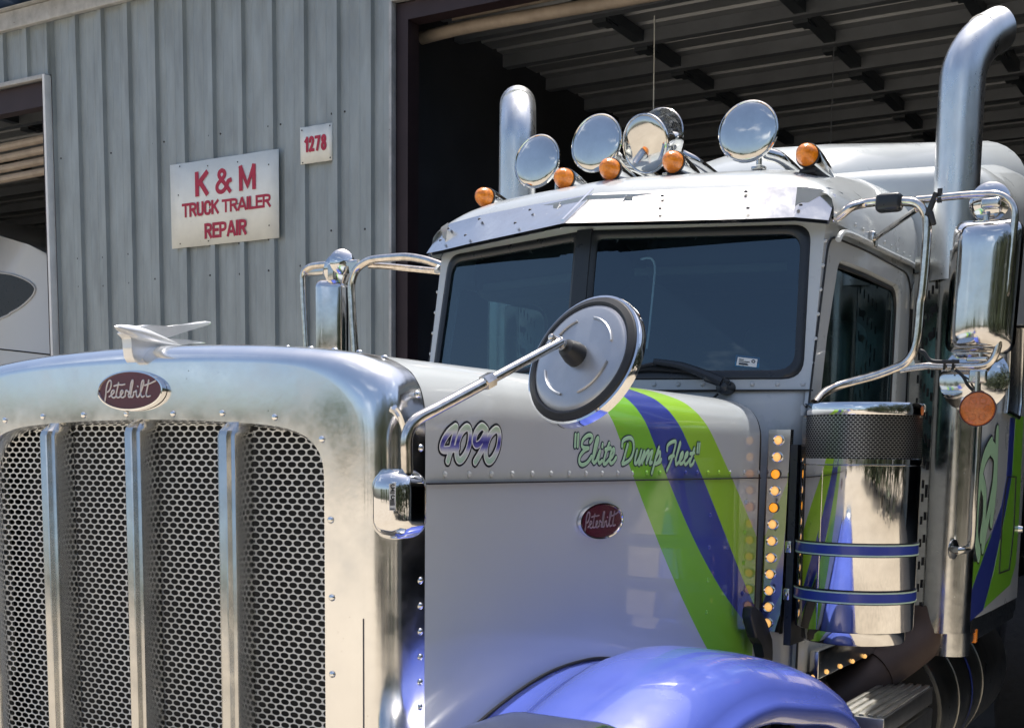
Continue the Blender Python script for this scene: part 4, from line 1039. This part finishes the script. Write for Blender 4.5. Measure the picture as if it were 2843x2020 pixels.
# ---------------------------------------------------------- lamp panel behind the hood
LY = 1.924
b = new()
pa = [onY(u, v, LY) for u, v in ((2135, 1192), (2201, 1192), (2170, 1757), (2105, 1745))]
prism(b, pa, (0, .004, 0)); 
lp = [onY(u, v, LY) for u, v in ((2199, 1192), (2201, 1192), (2170, 1757), (2168, 1757))]
prism(b, [p + Vector((.0, -.018, 0)) for p in lp], (.002, .022, 0))
panel = obj('lamp_panel', b, mat('mirror_stainless_panel', (.66, .65, .65), .07, 1, var=(10, .15), rvar=(20, .04)), truck, smooth=20)
z6 = crop(1843, 1020, 1.624)
for k, (u, v) in enumerate(((517, 327), (511, 403), (505, 480), (501, 555), (496, 631), (491, 706), (487, 781), (483, 856), (479, 930), (475, 1004), (472, 1078), (467, 1150))):
    p = onY(*z6(u, v), LY - .002); big = k in (2, 4)
    b = new(); lathe(b, [(.0160, .002), (.0165, -.004), (.0145, -.008), (.0098, -.005)] if not big else [(.0150, .002), (.0155, -.004), (.014, -.005)], p, (0, 1, 0), 20)
    lm = obj('marker_lamp', b, M['chrome'] if not big else M['rubber'], truck)
    b = new(); lathe(b, [(.0100, -.004), (.009, -.0085), (.0055, -.012), (.0004, -.0135)] if not big else [(.014, -.002), (.0125, -.0075), (.007, -.0115), (.0004, -.013)], p, (0, 1, 0), 18)
    obj('lens', b, M['led_amber'] if big else M['led'], lm)
# rubber hood latch and loose hose below the panel
b = new()
prism(b, [onX(*h8(u, v), .655) for u, v in ((1375, 318), (1420, 305), (1480, 370), (1545, 480), (1600, 660), (1590, 800), (1610, 880), (1500, 860), (1490, 700), (1420, 640), (1365, 420))], (.03, 0, 0), bevel=.006)
obj('hood_latch', b, M['rubber'], truck)
b = new(); tube(b, [onX(*h8(u, v), .66) for u, v in ((1585, 640), (1575, 720), (1620, 800), (1660, 880))], .006, 6, 4); tube(b, [onX(*h8(u, v), .67) for u, v in ((1930, 730), (1880, 840), (1850, 930))], .007, 6, 4)
tube(b, [onX(*h8(u, v), .70) for u, v in ((1980, 745), (1985, 800), (2040, 830), (2110, 815), (2130, 780))], .004, 6, 4)
obj('loose_hose', b, M['rubber'], truck)

# ---------------------------------------------------------- air cleaner canister
AX, AY, AR = .908, 1.945, .1715
def zc(v): return onY(2385, v, AY - AR * .85).z
Z_ = {k: zc(v) for k, v in dict(bot=1795, ring=1757, top=1290, col=1273, scr=1150, cap=1116, s1=1527, s2=1659).items()}
b = new(); zb_, zr_, zt_ = Z_['bot'], Z_['ring'], Z_['top']
lathe(b, [(AR - .034, zb_ + .006), (AR - .026, zb_), (AR - .022, zb_ + .006), (AR - .022, zr_ - .003), (AR - .018, zr_), (AR - .003, zr_), (AR, zr_ + .004), (AR, zt_ - .002), (AR - .003, zt_)], (AX, AY, 0), (0, 0, 1), 72)
box(b, (AX + AR * math.cos(-1.95), AY + AR * math.sin(-1.95), (zr_ + zt_) / 2), (.005, .003, zt_ - zr_ - .01), rot=Matrix.Rotation(-1.95 + math.pi / 2, 3, 'Z'))
can = obj('air_cleaner', b, mat('mirror_canister', (.74, .73, .71), .075, 1, var=(9, .3), rvar=(22, .06), bump=(8, .05, .004)), truck, smooth=40)
b = new(); lathe(b, [(AR - .002, zt_), (AR + .0015, zt_ + .002), (AR + .0015, Z_['col']), (AR - .002, Z_['col'] + .0015)], (AX, AY, 0), (0, 0, 1), 72); obj('collar', b, M['chrome'], can)
b = new(); RS = AR - .002
nu = int(2 * math.pi * RS / .0125); SV = .0062; puu = 2 * math.pi * RS / nu
holes(b, lambda u, v: (AX + RS * math.cos(u / RS), AY + RS * math.sin(u / RS), Z_['col'] + .002 + v), nu, int((Z_['scr'] - Z_['col'] - .002) / SV) + 1, puu, SV, .0053, .0028, keep=lambda u, v: True)
obj('intake_screen', b, mat('dark_screen', (.34, .34, .33), .35, 1), can, smooth=60)
b = new(); lathe(b, [(RS - .012, zt_ - .02), (RS - .012, Z_['scr'] + .02)], (AX, AY, 0), (0, 0, 1), 48); obj('filter_core', b, M['dark'], can)
b = new(); lathe(b, [(AR - .004, Z_['scr'] - .001), (AR + .0035, Z_['scr']), (AR + .0045, Z_['scr'] + .004), (AR + .0045, Z_['cap'] - .004), (AR + .002, Z_['cap']), (AR - .004, Z_['cap']), (AR - .02, Z_['cap'] - .006), (.001, Z_['cap'] - .007)], (AX, AY, 0), (0, 0, 1), 72); obj('cap', b, M['chrome'], can)
for z in (Z_['s1'], Z_['s2']):
    A0, A1 = math.radians(-172), math.radians(24)
    def band(r, z0, z1, bm): grid(bm, [[(AX + rr * math.cos(q), AY + rr * math.sin(q), zz) for q in [A0 + (A1 - A0) * k / 48 for k in range(49)]] for rr, zz in ((r - .003, z0), (r, z0), (r, z1), (r - .003, z1))])
    b = new(); band(AR + .004, z - .0185, z + .0185, b); st_ = obj('strap', b, M['strap_blue'], can, smooth=30)
    b = new(); band(AR + .0048, z + .0125, z + .0168, b); band(AR + .0048, z - .0168, z - .0125, b); obj('strap_edge', b, M['strap_green'], st_, smooth=30)
    b = new(); band(AR + .0044, z + .0168, z + .0192, b); band(AR + .0044, z - .0192, z - .0168, b); obj('strap_border', b, M['black_vinyl'], st_, smooth=30)
    q = A0 + .55; px_ = Vector((AX + (AR + .02) * math.cos(q), AY + (AR + .012) * math.sin(q), z))
    sp_ = onY(*((2192, 1517) if z > 1.35 else (2187, 1648)), 1.90); b = new(); box(b, sp_, (.020, .03, .036), .003); rivet(b, sp_ + Vector((0, -.016, 0)), (0, -1, 0), .007, .005); obj('strap_clamp', b, M['brushed'], st_)
b = new(); box(b, (.726, 1.96, 1.40), (.022, .14, .60)); obj('mount_bracket', b, M['satin_black'], truck)

# ---------------------------------------------------------- exhaust stacks with slotted guards
for s_ in (1, -1):
    sx_, sy_ = .912, 3.02
    b = new()
    P = [(s_ * sx_, sy_, z) for z in (2.30, 2.5, 2.75, 2.96)] + [(s_ * (sx_ + .52 * q), sy_ + .85 * q, z) for q, z in ((.010, 3.035), (.045, 3.10), (.095, 3.15), (.150, 3.183), (.165, 3.190))]
    tube(b, P, .0785, 40, 6, cap=False)
    e1 = Vector(P[-1]); tube(b, [e1, e1 - Vector((s_ * .042, .068, .035))], .074, 24, 0, cap=True)
    stk2 = obj('exhaust_stack', b, M['stack'], truck, smooth=60)
    # muffler cover: round chrome shell with a slotted flange on its inboard front
    b = new(); gx, gy, gr = .953, 3.02, .086
    lathe(b, [(gr - .006, 1.040), (gr, 1.036), (gr, 2.398), (gr - .006, 2.40)], (s_ * gx, gy, 0), (0, 0, 1), 64)
    lathe(b, [(.072, .955), (.075, .95), (.075, 1.06)], (s_ * .965, 3.03, 0), (0, 0, 1), 40)
    gd = obj('muffler_guard', b, M['brushed'], truck, smooth=60)
    b = new(); fl0, fl1 = Vector((s_ * .778, 3.03, 0)), Vector((s_ * (gx - gr * .90), gy - gr * .40, 0))
    du = (fl1 - fl0); fn_ = Vector((0, 0, 1)).cross(du).normalized(); fn_ = fn_ if fn_.y < 0 else -fn_
    grid(b, [[fl0 + Vector((0, .05, z)), fl0 + Vector((0, 0, z)), fl0 + du * .5 + Vector((0, -.004, z)), fl1 + Vector((0, 0, z)), fl1 + Vector((s_ * .02, .01, z))] for z in (1.045, 1.7, 2.395)])
    zz = 1.06
    while zz < 2.36:
        for k in range(5):
            t = .34 + .14 * k; c = fl0 + du * t + Vector((0, -.0052, zz + .0165 * (k if (int(zz * 2) % 2 == 0) else 4 - k)))
            box(b, c, (.0048, .0022, .030), rot=Matrix.Rotation(math.atan2(du.y, du.x), 3, 'Z'), mi=1)
        zz += .083
    for zc in (2.20, 2.11): lathe(b, [(.001, .0), (.013, .0005), (.013, .003)], fl0 + du * .82 + fn_ * .006 + Vector((0, 0, zc)), -fn_, 20, 1)
    obj('guard_flange', b, [M['brushed'], M['dark']], gd, smooth=20)
# brown pipe running down and forward from the muffler
b = new(); tube(b, [(.90, 3.03, 1.10), (.87, 2.98, 1.00), (.70, 2.76, .84), (.50, 2.5, .66)], .082, 24, 6); tube(b, [(.77, 2.85, .905), (.755, 2.83, .892)], .086, 24, 0); obj('exhaust_elbow', b, M['brown_pipe'], truck)
# tall grab handle clear of the guard
b = new(); tube(b, [onX(2645, 1524, 1.0), onX(2662, 1527, 1.03), onX(2690, 1520, 1.055), onX(2698, 1490, 1.066), onX(2704, 1380, 1.07), onX(2716, 1180, 1.07), onX(2722, 1000, 1.07), onX(2722, 960, 1.06), onX(2715, 945, 1.0)], .0135, 12, 5)
gh = obj('grab_handle', b, M['brushed'], truck)
b = new(); lathe(b, [(.001, .012), (.02, .011), (.036, .004), (.037, 0)], onX(2646, 1524, .992), (1, -.3, 0), 20); obj('handle_base', b, M['brushed'], gh)

# ---------------------------------------------------------- big side mirrors on tube frames
k6 = crop(2243, 400); k7 = crop(2243, 800); k5 = crop(800, 640)
def tl(fn, pts, y): return [onY(*fn(u, v), y) for u, v in pts]
b = new()
up_ = tl(k6, ((300, 818), (380, 770), (480, 690), (580, 632), (720, 612), (860, 605), (1000, 608), (1120, 618), (1195, 665), (1245, 745), (1262, 850), (1255, 1050), (1235, 1300), (1208, 1580)), 2.2)
lo_ = tl(k7, ((1190, 150), (1172, 380), (1150, 560), (1108, 690), (1030, 790), (930, 840), (700, 925), (420, 1000), (250, 1060), (140, 1130), (70, 1190)), 2.2)
lo_[-5:] = [onY(*k7(u, v), y) for u, v, y in ((700, 925, 2.19), (420, 1000, 2.165), (250, 1060, 2.13), (140, 1130, 2.09), (70, 1215, 2.05))]
for i in range(3): up_[i].y -= .03
tube(b, up_ + lo_, .0138, 14, 4)
outer = tl(k6, ((1150, 590), (1300, 578), (1440, 562), (1560, 550), (1700, 538), (1900, 530), (2010, 535), (2100, 575), (2165, 650), (2188, 760), (2172, 950), (2140, 1250), (2105, 1560)), 2.205) + tl(k7, ((2080, 120), (2050, 380), (2020, 580), (1975, 720), (1905, 800), (1800, 826), (1600, 828), (1380, 828), (1280, 822), (1130, 838), (980, 862)), 2.205)
tube(b, outer, .0112, 12, 3)
bp0, bp1 = onY(*k6(1150, 690), 2.2), onX(*k6(690, 1010), .752)
tube(b, [bp0, bp0.lerp(bp1, .5), bp1], .009, 10, 2); box(b, bp1, (.022, .05, .05), .006)
fr = obj('mirror_frame', b, M['rusty_chrome'], truck)
b = new(); q0, q1 = onY(*k6(725, 625), 2.198), onY(*k6(1000, 618), 2.198); box(b, q0.lerp(q1, .5), ((q1 - q0).length, .05, .054), .014); obj('rubber_cover', b, M['satin_black'], fr)
b = new()
for f1, f2, f3 in (((1110, 610), (1290, 650), (1245, 745)),): prism(b, [onY(*k6(*f), 2.196) for f in (f1, f2, f3)], (0, .006, 0))
prism(b, [onY(*k7(*f), 2.196) for f in ((1105, 672), (1140, 830), (950, 830))], (0, .006, 0))
obj('gusset', b, M['brushed'], fr)
b = new(); box(b, onY(*k6(1395, 545), 2.2), (.012, .012, .04)); box(b, onY(*k6(1310, 640), 2.195), (.012, .02, .07), rot=Matrix.Rotation(.35, 3, 'Y')); box(b, onY(*k6(1315, 780), 2.19), (.014, .02, .045), .005, rot=Matrix.Rotation(-.3, 3, 'Y'))
obj('frame_clamp', b, M['rubber'], fr)
b = new()
tube(b, [onY(*k7(u, v), 2.18) for u, v in ((1180, 660), (1230, 680), (1290, 760), (1400, 778), (1600, 775))], .006, 8, 4)
for u in (1450, 1540): tube(b, [onY(*k7(u, 750), 2.185), onY(*k7(u - 10, 865), 2.185)], .004, 6, 0)
tube(b, [onY(*k7(u, v), 2.17) for u, v in ((1560, 860), (1640, 930), (1690, 1020), (1750, 1080))], .005, 6, 4)
obj('wiring', b, M['rubber'], fr)
cc = [onY(*k6(u, v), 2.235) for u, v in ((1555, 800), (2285, 800))] + [onY(*k7(u, v), 2.235) for u, v in ((2160, 690), (1440, 690))]
cen = (cc[0] + cc[1] + cc[2] + cc[3]) / 4; hh = (cc[0].z + cc[1].z - cc[2].z - cc[3].z) / 2; ww = ((cc[1] - cc[0]).length + (cc[2] - cc[3]).length) / 2
def mirror_shell(c, w, h, D, r, lean, yaw):
    bm = new(); O = rrect([(-w / 2, -h / 2), (w / 2, -h / 2), (w / 2, h / 2), (-w / 2, h / 2)], r, 8)
    m4 = Matrix.Rotation(lean, 3, 'Y') @ Matrix.Rotation(yaw, 3, 'Z')
    O2 = []
    for i in range(len(O)):
        p, q = O[i], O[(i + 1) % len(O)]; n_ = max(1, int(math.hypot(q[0] - p[0], q[1] - p[1]) / .03))
        O2 += [(p[0] + (q[0] - p[0]) * j / n_, p[1] + (q[1] - p[1]) * j / n_) for j in range(n_)]
    def P(k):
        out = []
        for x, z in O2:
            x, z = x * k, z * k; e = 1 - k ** 10
            y = -D * (.30 * e + .70 * (1 - (2 * x / w) ** 2) * (1 - k ** 14))
            out.append(c + m4 @ Vector((x, y, z)))
        return out
    rows = [[p + Vector((0, .05, 0)) for p in P(.97)], [p + Vector((0, .045, 0)) for p in P(1)]] + [P(k) for k in (1, .985, .965, .94, .9, .85, .78, .7, .6, .48, .36, .24, .12, .004)]
    grid(bm, rows, closed_u=True); return bm
b = mirror_shell(cen + Vector((0, -.005, 0)), ww, hh, .062, .042, math.atan2(cc[0].x - cc[3].x, hh), -.03)
mr_ = obj('side_mirror', b, mat('scuffed_mirror_shell', (.70, .69, .68), .10, 1, var=(7, .3), rvar=(30, .07), bump=(6, .05, .005)), truck, smooth=60)
b = new(); box(b, (cen.x, cen.y + .039, cen.z), (ww - .03, .004, hh - .03)); obj('mirror_glass', b, M['chrome'], mr_)
def disc(u, v, y, r, n, name, parent, dome=.02):
    b = new(); lathe(b, [(.0005, dome), (r * .4, dome * .82), (r * .75, dome * .42), (r * .95, .001), (r, -.002), (r * .99, -.008), (.001, -.009)], onY(u, v, y), n, 40)
    return obj(name, b, mat_disc, parent)
mat_disc = mat('spot_mirror_back', (.72, .72, .72), .08, 1, var=(7, .2), rvar=(18, .05))
disc(2705, 1052, 2.26, .1, (.15, -1, .05), 'spot_mirror', mr_)
disc(2748, 560, 2.26, .058, (.1, -1, .0), 'spot_mirror', mr_)
b = new(); box(b, onY(2752, 565, 2.19), (.055, .03, .03), .008); obj('spot_mirror_clamp', b, M['brushed'], mr_)
b = new(); cyl(b, onY(2738, 600, 2.22), onY(2740, 632, 2.22), .009, 10); obj('top_pivot', b, M['brushed'], mr_)
b = new(); box(b, onY(*k7(1790, 750), 2.20), (.06, .014, .014), .004); cyl(b, onY(*k7(1830, 690), 2.21), onY(*k7(1830, 830), 2.21), .007, 8); obj('bottom_pivot', b, M['brushed'], mr_)
b = new(); cyl(b, onY(*k7(1800, 880), 2.16), onY(*k7(1795, 1090), 2.16), .009, 8); box(b, onY(*k7(1800, 930), 2.165), (.05, .02, .04), .006)
obj('reflector_bracket', b, M['brushed'], mr_)
b = new(); lathe(b, [(.0005, -.012), (.030, -.011), (.046, -.007), (.0485, -.002), (.0485, .006)], onY(*k7(1795, 1275), 2.15), (-.1, 1, 0), 36)
for t in range(6): tube(b, [onY(*k7(1795, 1275), 2.138) + Vector((.028 * math.cos(t * 1.047), -.0005, .028 * math.sin(t * 1.047))) + Vector((.010 * math.cos(q), 0, .010 * math.sin(q))) for q in [k * .8 for k in range(8)]], .0016, 5, 0, closed=True)
rf = obj('amber_reflector', b, M['amber_flat'], mr_)
b = new(); lathe(b, [(.0487, -.003), (.0512, -.003), (.0515, .012), (.03, .016), (.001, .016)], onY(*k7(1795, 1275), 2.15), (-.1, 1, 0), 36); obj('reflector_bezel', b, M['maroon'], rf)

# the same on the far side
b = new(); yy = 2.2
inn = tl(k5, ((1665, 385), (1560, 345), (1420, 302), (1250, 278), (1100, 285), (900, 305), (800, 345), (725, 410), (685, 500), (668, 600), (676, 800), (690, 1050), (705, 1260), (715, 1500)), yy)
tube(b, inn, .0150, 14, 4)
out_ = tl(k5, ((745, 335), (620, 345), (480, 352), (330, 362), (235, 378), (175, 420), (155, 480), (155, 560), (165, 800), (180, 1050), (190, 1250), (196, 1500)), yy + .01)
tube(b, out_, .0118, 12, 4)
tube(b, tl(k5, ((1680, 440), (1300, 402), (1000, 375), (860, 372)), yy + .03), .0120, 10, 2)
fr2 = obj('mirror_frame', b, M['rusty_chrome'], truck)
b = new(); prism(b, [onY(*k5(*f), yy - .004) for f in ((560, 345), (760, 330), (700, 420), (650, 465), (640, 380))], (0, .006, 0)); box(b, onY(*k5(300, 435), yy + .03), (.10, .035, .03), .008); obj('gusset', b, M['brushed'], fr2)
cc = [onY(*k5(u, v), yy + .03) for u, v in ((340, 525), (580, 525), (598, 1400), (335, 1400))]
cen2 = (cc[0] + cc[1] + cc[2] + cc[3]) / 4
b = new(); box(b, cen2, (.125, .10, cc[0].z - cc[3].z), .034, rot=Matrix.Rotation(.5, 3, 'Z'), seg=8); mr2 = obj('side_mirror', b, mat('scuffed_mirror_shell_far', (.66, .66, .67), .12, 1, var=(9, .35), rvar=(30, .07), bump=(6, .07, .005)), truck, smooth=60)
b = new(); box(b, cen2 + Vector((-.025, .052, 0)), (.10, .004, .34), rot=Matrix.Rotation(.5, 3, 'Z')); obj('mirror_glass', b, M['chrome'], mr2)
disc(*k5(575, 330), yy + .0, .05, (.75, -.7, .1), 'spot_mirror', mr2); disc(*k5(560, 420), yy + .02, .068, (.75, -.7, -.1), 'spot_mirror', mr2)
b = new(); cyl(b, onY(*k5(480, 380), yy), onY(*k5(470, 520), yy), .010, 8); box(b, onY(*k5(470, 440), yy - .01), (.03, .03, .06), .005); obj('top_pivot', b, M['brushed'], mr2)

# ---------------------------------------------------------- sleeper box
def sect(y, hw, zt, r, z0=1.06, crown=.02):
    P = [(hw, z0), (hw, z0 + (zt - r - z0) * .5), (hw, zt - r)]
    for k in range(1, 9):
        t = k / 8 * math.pi / 2; P.append((hw - r + r * math.cos(t), zt - r + r * math.sin(t)))
    P += [((hw - r) * .6, zt + crown * .7), (0, zt + crown)]
    P += [(-x, z) for x, z in P[-2::-1]]
    return [(x, y, z) for x, z in P]
b = new()
rows = [sect(3.255, .93, 2.66, .10), sect(3.262, .975, 2.72, .12), sect(3.30, 1.005, 2.765, .15), sect(3.38, 1.012, 2.785, .16), sect(3.6, 1.015, 2.80, .16), sect(3.75, 1.015, 2.84, .18), sect(3.95, 1.015, 2.90, .19), sect(4.2, 1.015, 2.93, .19), sect(4.24, 1.005, 2.93, .18), sect(4.25, .97, 2.90, .16)]
grid(b, rows, cap=True)
slp = obj('sleeper', b, M['paint'], truck, smooth=50)
def dome(y, hw, zt, r): return sect(y, hw, zt, r, z0=2.6, crown=.03)
b = new()
grid(b, [dome(3.34, .30, 2.74, .10), dome(3.42, .40, 2.86, .16), dome(3.55, .47, 2.945, .2), dome(3.75, .56, 2.99, .2), dome(4.0, .74, 3.035, .22), dome(4.2, .96, 3.06, .22), dome(4.24, .95, 3.05, .2), dome(4.25, .92, 3.02, .18)], cap=True)
obj('roof_fairing', b, M['paint'], truck, smooth=60)
# striped side: painted bands, swash lettering and a locker door, each a thin skin on the side wall
SX = 1.0155
c9 = crop(2640, 1000, 2.137)
def ons(u, v, off=.0): return onX(*c9(u, v), SX + off)
b = new()
prism(b, [ons(u, v) for u, v in ((102, 1500), (100, 1420), (240, 1030), (300, 860), (330, 690), (352, 340), (380, 340), (360, 690), (322, 900), (250, 1250), (190, 1480), (98, 1560))], (.0012, 0, 0)); sb = obj('side_stripe', b, M['stripe_b'] if 'stripe_b' in M else mat('stripe_blue_paint', STRIPE_BLUE, .3, coat=.5), slp, smooth=0)
b = new()
prism(b, [ons(u, v) for u, v in ((108, 1410), (122, 1200), (158, 1192), (240, 1030))], (.0010, 0, 0)); prism(b, [ons(u, v) for u, v in ((195, 1470), (255, 1250), (325, 900), (362, 690), (385, 340), (430, 330), (405, 900), (385, 1200), (350, 1330))], (.0010, 0, 0)); obj('side_stripe', b, mat('stripe_green_paint', GREEN, .3, coat=.5), slp, smooth=0)
SW = [([(240, 500), (200, 580), (175, 700), (155, 880), (150, 1050), (165, 1150)], 0), ([(240, 520), (262, 560), (258, 700), (235, 850), (205, 1000), (190, 1100)], 0), ([(185, 720), (200, 800), (196, 930), (180, 1040)], 0), ([(275, 430), (268, 600), (262, 760), (240, 950)], 0)]
strokes('swash', SW, lambda u, v: ons(u, v, .001), [(M['black_vinyl'], 62, .0003, .0002, 'swash_outline'), (M['mint_vinyl'], 50, .0003, .0008, 'swash_fill')], (1, 0, 0), slp, abs(ons(200, 500).z - ons(200, 900).z) / 400)
b = new(); tube(b, [ons(u, v, .002) for u, v in ((335, 692), (385, 690), (372, 1000), (345, 1240), (285, 1262), (300, 1000), (318, 800))], .004, 6, 0, closed=True); obj('locker_seam', b, M['rubber'], slp)
b = new(); tube(b, [ons(u, v, .012) for u, v in ((345, 0), (338, 180), (325, 300), (400, 338), (412, 250), (420, 0), (424, -200), (350, -200))], .010, 8, 0, closed=True); obj('side_window_frame', b, M['brushed'], slp)
b = new(); face(b, [ons(u, v, .006) for u, v in ((345, -200), (338, 180), (325, 300), (400, 338), (420, 0), (424, -200))]); obj('side_window', b, M['satin_black'], slp, smooth=0, recalc=False)
b = new(); lathe(b, [(.001, .02), (.015, .018), (.02, 0)], ons(402, 1000), (1, 0, 0), 12); obj('locker_latch', b, M['chrome'], slp)
b = new()
box(b, (0, 3.75, 1.01), (2.0, .98, .10), .01); box(b, (.99, 3.75, 1.03), (.03, .98, .06)); obj('sleeper_skirt', b, M['satin_black'], slp)
b = new(); box(b, (1.0, 3.34, .985), (.02, .03, .055), .006); obj('side_marker', b, M['amber'], slp)
b = new(); box(b, (.735, 3.23, 2.2), (.02, .05, .4)); box(b, (-.735, 3.23, 2.2), (.02, .05, .4)); box(b, (0, 3.24, 1.75), (1.42, .04, 1.5)); obj('cab_bellows', b, M['rubber'], truck)

# ---------------------------------------------------------- below the cab
b = new(); box(b, (.742, 2.62, 1.01), (.03, 1.0, .092), .004); vl = obj('rocker_panel', b, M['brushed'], truck)
for u, v in ((2254, 1878), (2294, 1863), (2332, 1848), (2366, 1834), (2400, 1820)):
    b = new(); p = onX(u, v, .758); lathe(b, [(.001, .009), (.006, .007), (.0085, 0)], p, (1, -.3, -.3), 10); obj('courtesy_lamp', b, M['led'], vl)
b = new()
SZ = .85; s0 = [onZ(u, v, SZ) for u, v in ((2305, 1985), (2395, 1910), (2506, 1922), (2428, 2005))]
x0_, x1_ = .775, .955; y0_, y1_ = 2.18, 2.86
box(b, ((x0_ + x1_) / 2, (y0_ + y1_) / 2, SZ - .03), (x1_ - x0_, y1_ - y0_, .06), .004); box(b, ((x0_ + x1_) / 2 + .003, (y0_ + y1_) / 2, SZ - .21), (x1_ - x0_, y1_ - y0_ - .004, .27), .006)
k = 0
for i in range(6):
    xx = x0_ + .018 + i * .029
    for j in range(46):
        yy2 = y0_ + .012 + j * .0145; box(b, (xx, yy2, SZ + .003), (.015, .006, .009), rot=Matrix.Rotation(.25, 3, 'X'))
obj('cab_step', b, M['step'], truck, smooth=20)
b = new(); TX, TY0, TY1, TZ, TR = .60, 3.20, 4.6, .68, .325
lathe(b, [(.001, .012), (TR * .6, .010), (TR - .03, .003), (TR - .006, .006), (TR, .02), (TR, .30), (TR + .004, .302), (TR + .004, .36), (TR, .362), (TR, .8), (TR + .004, .802), (TR + .004, .86), (TR, .862), (TR, TY1 - TY0), (.001, TY1 - TY0)], (TX, TY0, TZ), (0, 1, 0), 56)
tk = obj('fuel_tank', b, M['tank'], truck, smooth=40)
b = new(); lathe(b, [(TR + .0055, .535), (TR + .0055, .56)], (TX, TY0, TZ), (0, 1, 0), 56); obj('tank_strap', b, M['strap_blue'], tk)
b = new(); lathe(b, [(.001, -.004), (TR - .02, -.004), (TR - .02, .006)], (TX, TY0, TZ), (0, 1, 0), 48); obj('tank_end', b, M['dark'], tk)
for s_ in (1, -1):
    b = new(); box(b, (s_ * .42, 3.5, .80), (.09, 5.6, .26)); obj('frame_rail', b, M['dark'], truck, smooth=0)
b = new(); cyl(b, (.60, 2.1, .82), (.60, 2.45, .82), .12, 24); obj('air_tank', b, M['tank'], truck)
for yc in (5.7, 7.0):
    for s_ in (1, -1):
        b = new(); lathe(b, TP, (s_ * .92, yc, .522), (1, 0, 0), 40); obj('wheel', b, M['tyre'], truck)

# ---------------------------------------------------------- trees across the yard, a near row and a far belt (seen only in the chrome)
tb = new(); rt = random.Random(3)
def tree(x, y, h, r):
    tube(tb, [(x, y, 0), (x + .1, y, h * .25), (x - .1, y + .1, h * .5), (x, y, h * .8)], lambda q: .22 * (1 - q * .8) * h / 8, 8, 3, mi=1)
    for lx, ly, lz, lr in [(x + rt.uniform(-.5, .5) * r, y + rt.uniform(-.5, .5) * r, h * rt.uniform(.22, .85), r * rt.uniform(.35, .6)) for _ in range(9)]:
        for _ in range(70):
            d = Vector((rt.gauss(0, 1), rt.gauss(0, 1), rt.gauss(0, 1))).normalized() * lr * rt.uniform(.5, 1)
            p = Vector((lx, ly, lz)) + d; n_, a_, b_ = frame(Vector((rt.gauss(0, 1), rt.gauss(0, 1), rt.gauss(0, 1) + .6))); s2 = rt.uniform(.12, .3) * r / 3
            face(tb, [p + a_ * s2, p + b_ * s2 * .7, p - a_ * s2, p - b_ * s2 * .7])
for i in range(22): tree(8.5 + rt.uniform(0, 5), -16 + i * 1.0 + rt.uniform(-.6, .6), rt.uniform(4.5, 8), rt.uniform(2.4, 3.4))  # near row, out of view, added close and dense to darken the +X side
for i in range(14): tree(-50 + i * 7.5 + rt.uniform(-2, 2), -62 + rt.uniform(-8, 8), rt.uniform(6, 10), rt.uniform(3, 5))
tag(obj('treeline', tb, [M['leaf'], M['bark']], smooth=0, recalc=False), kind='stuff')
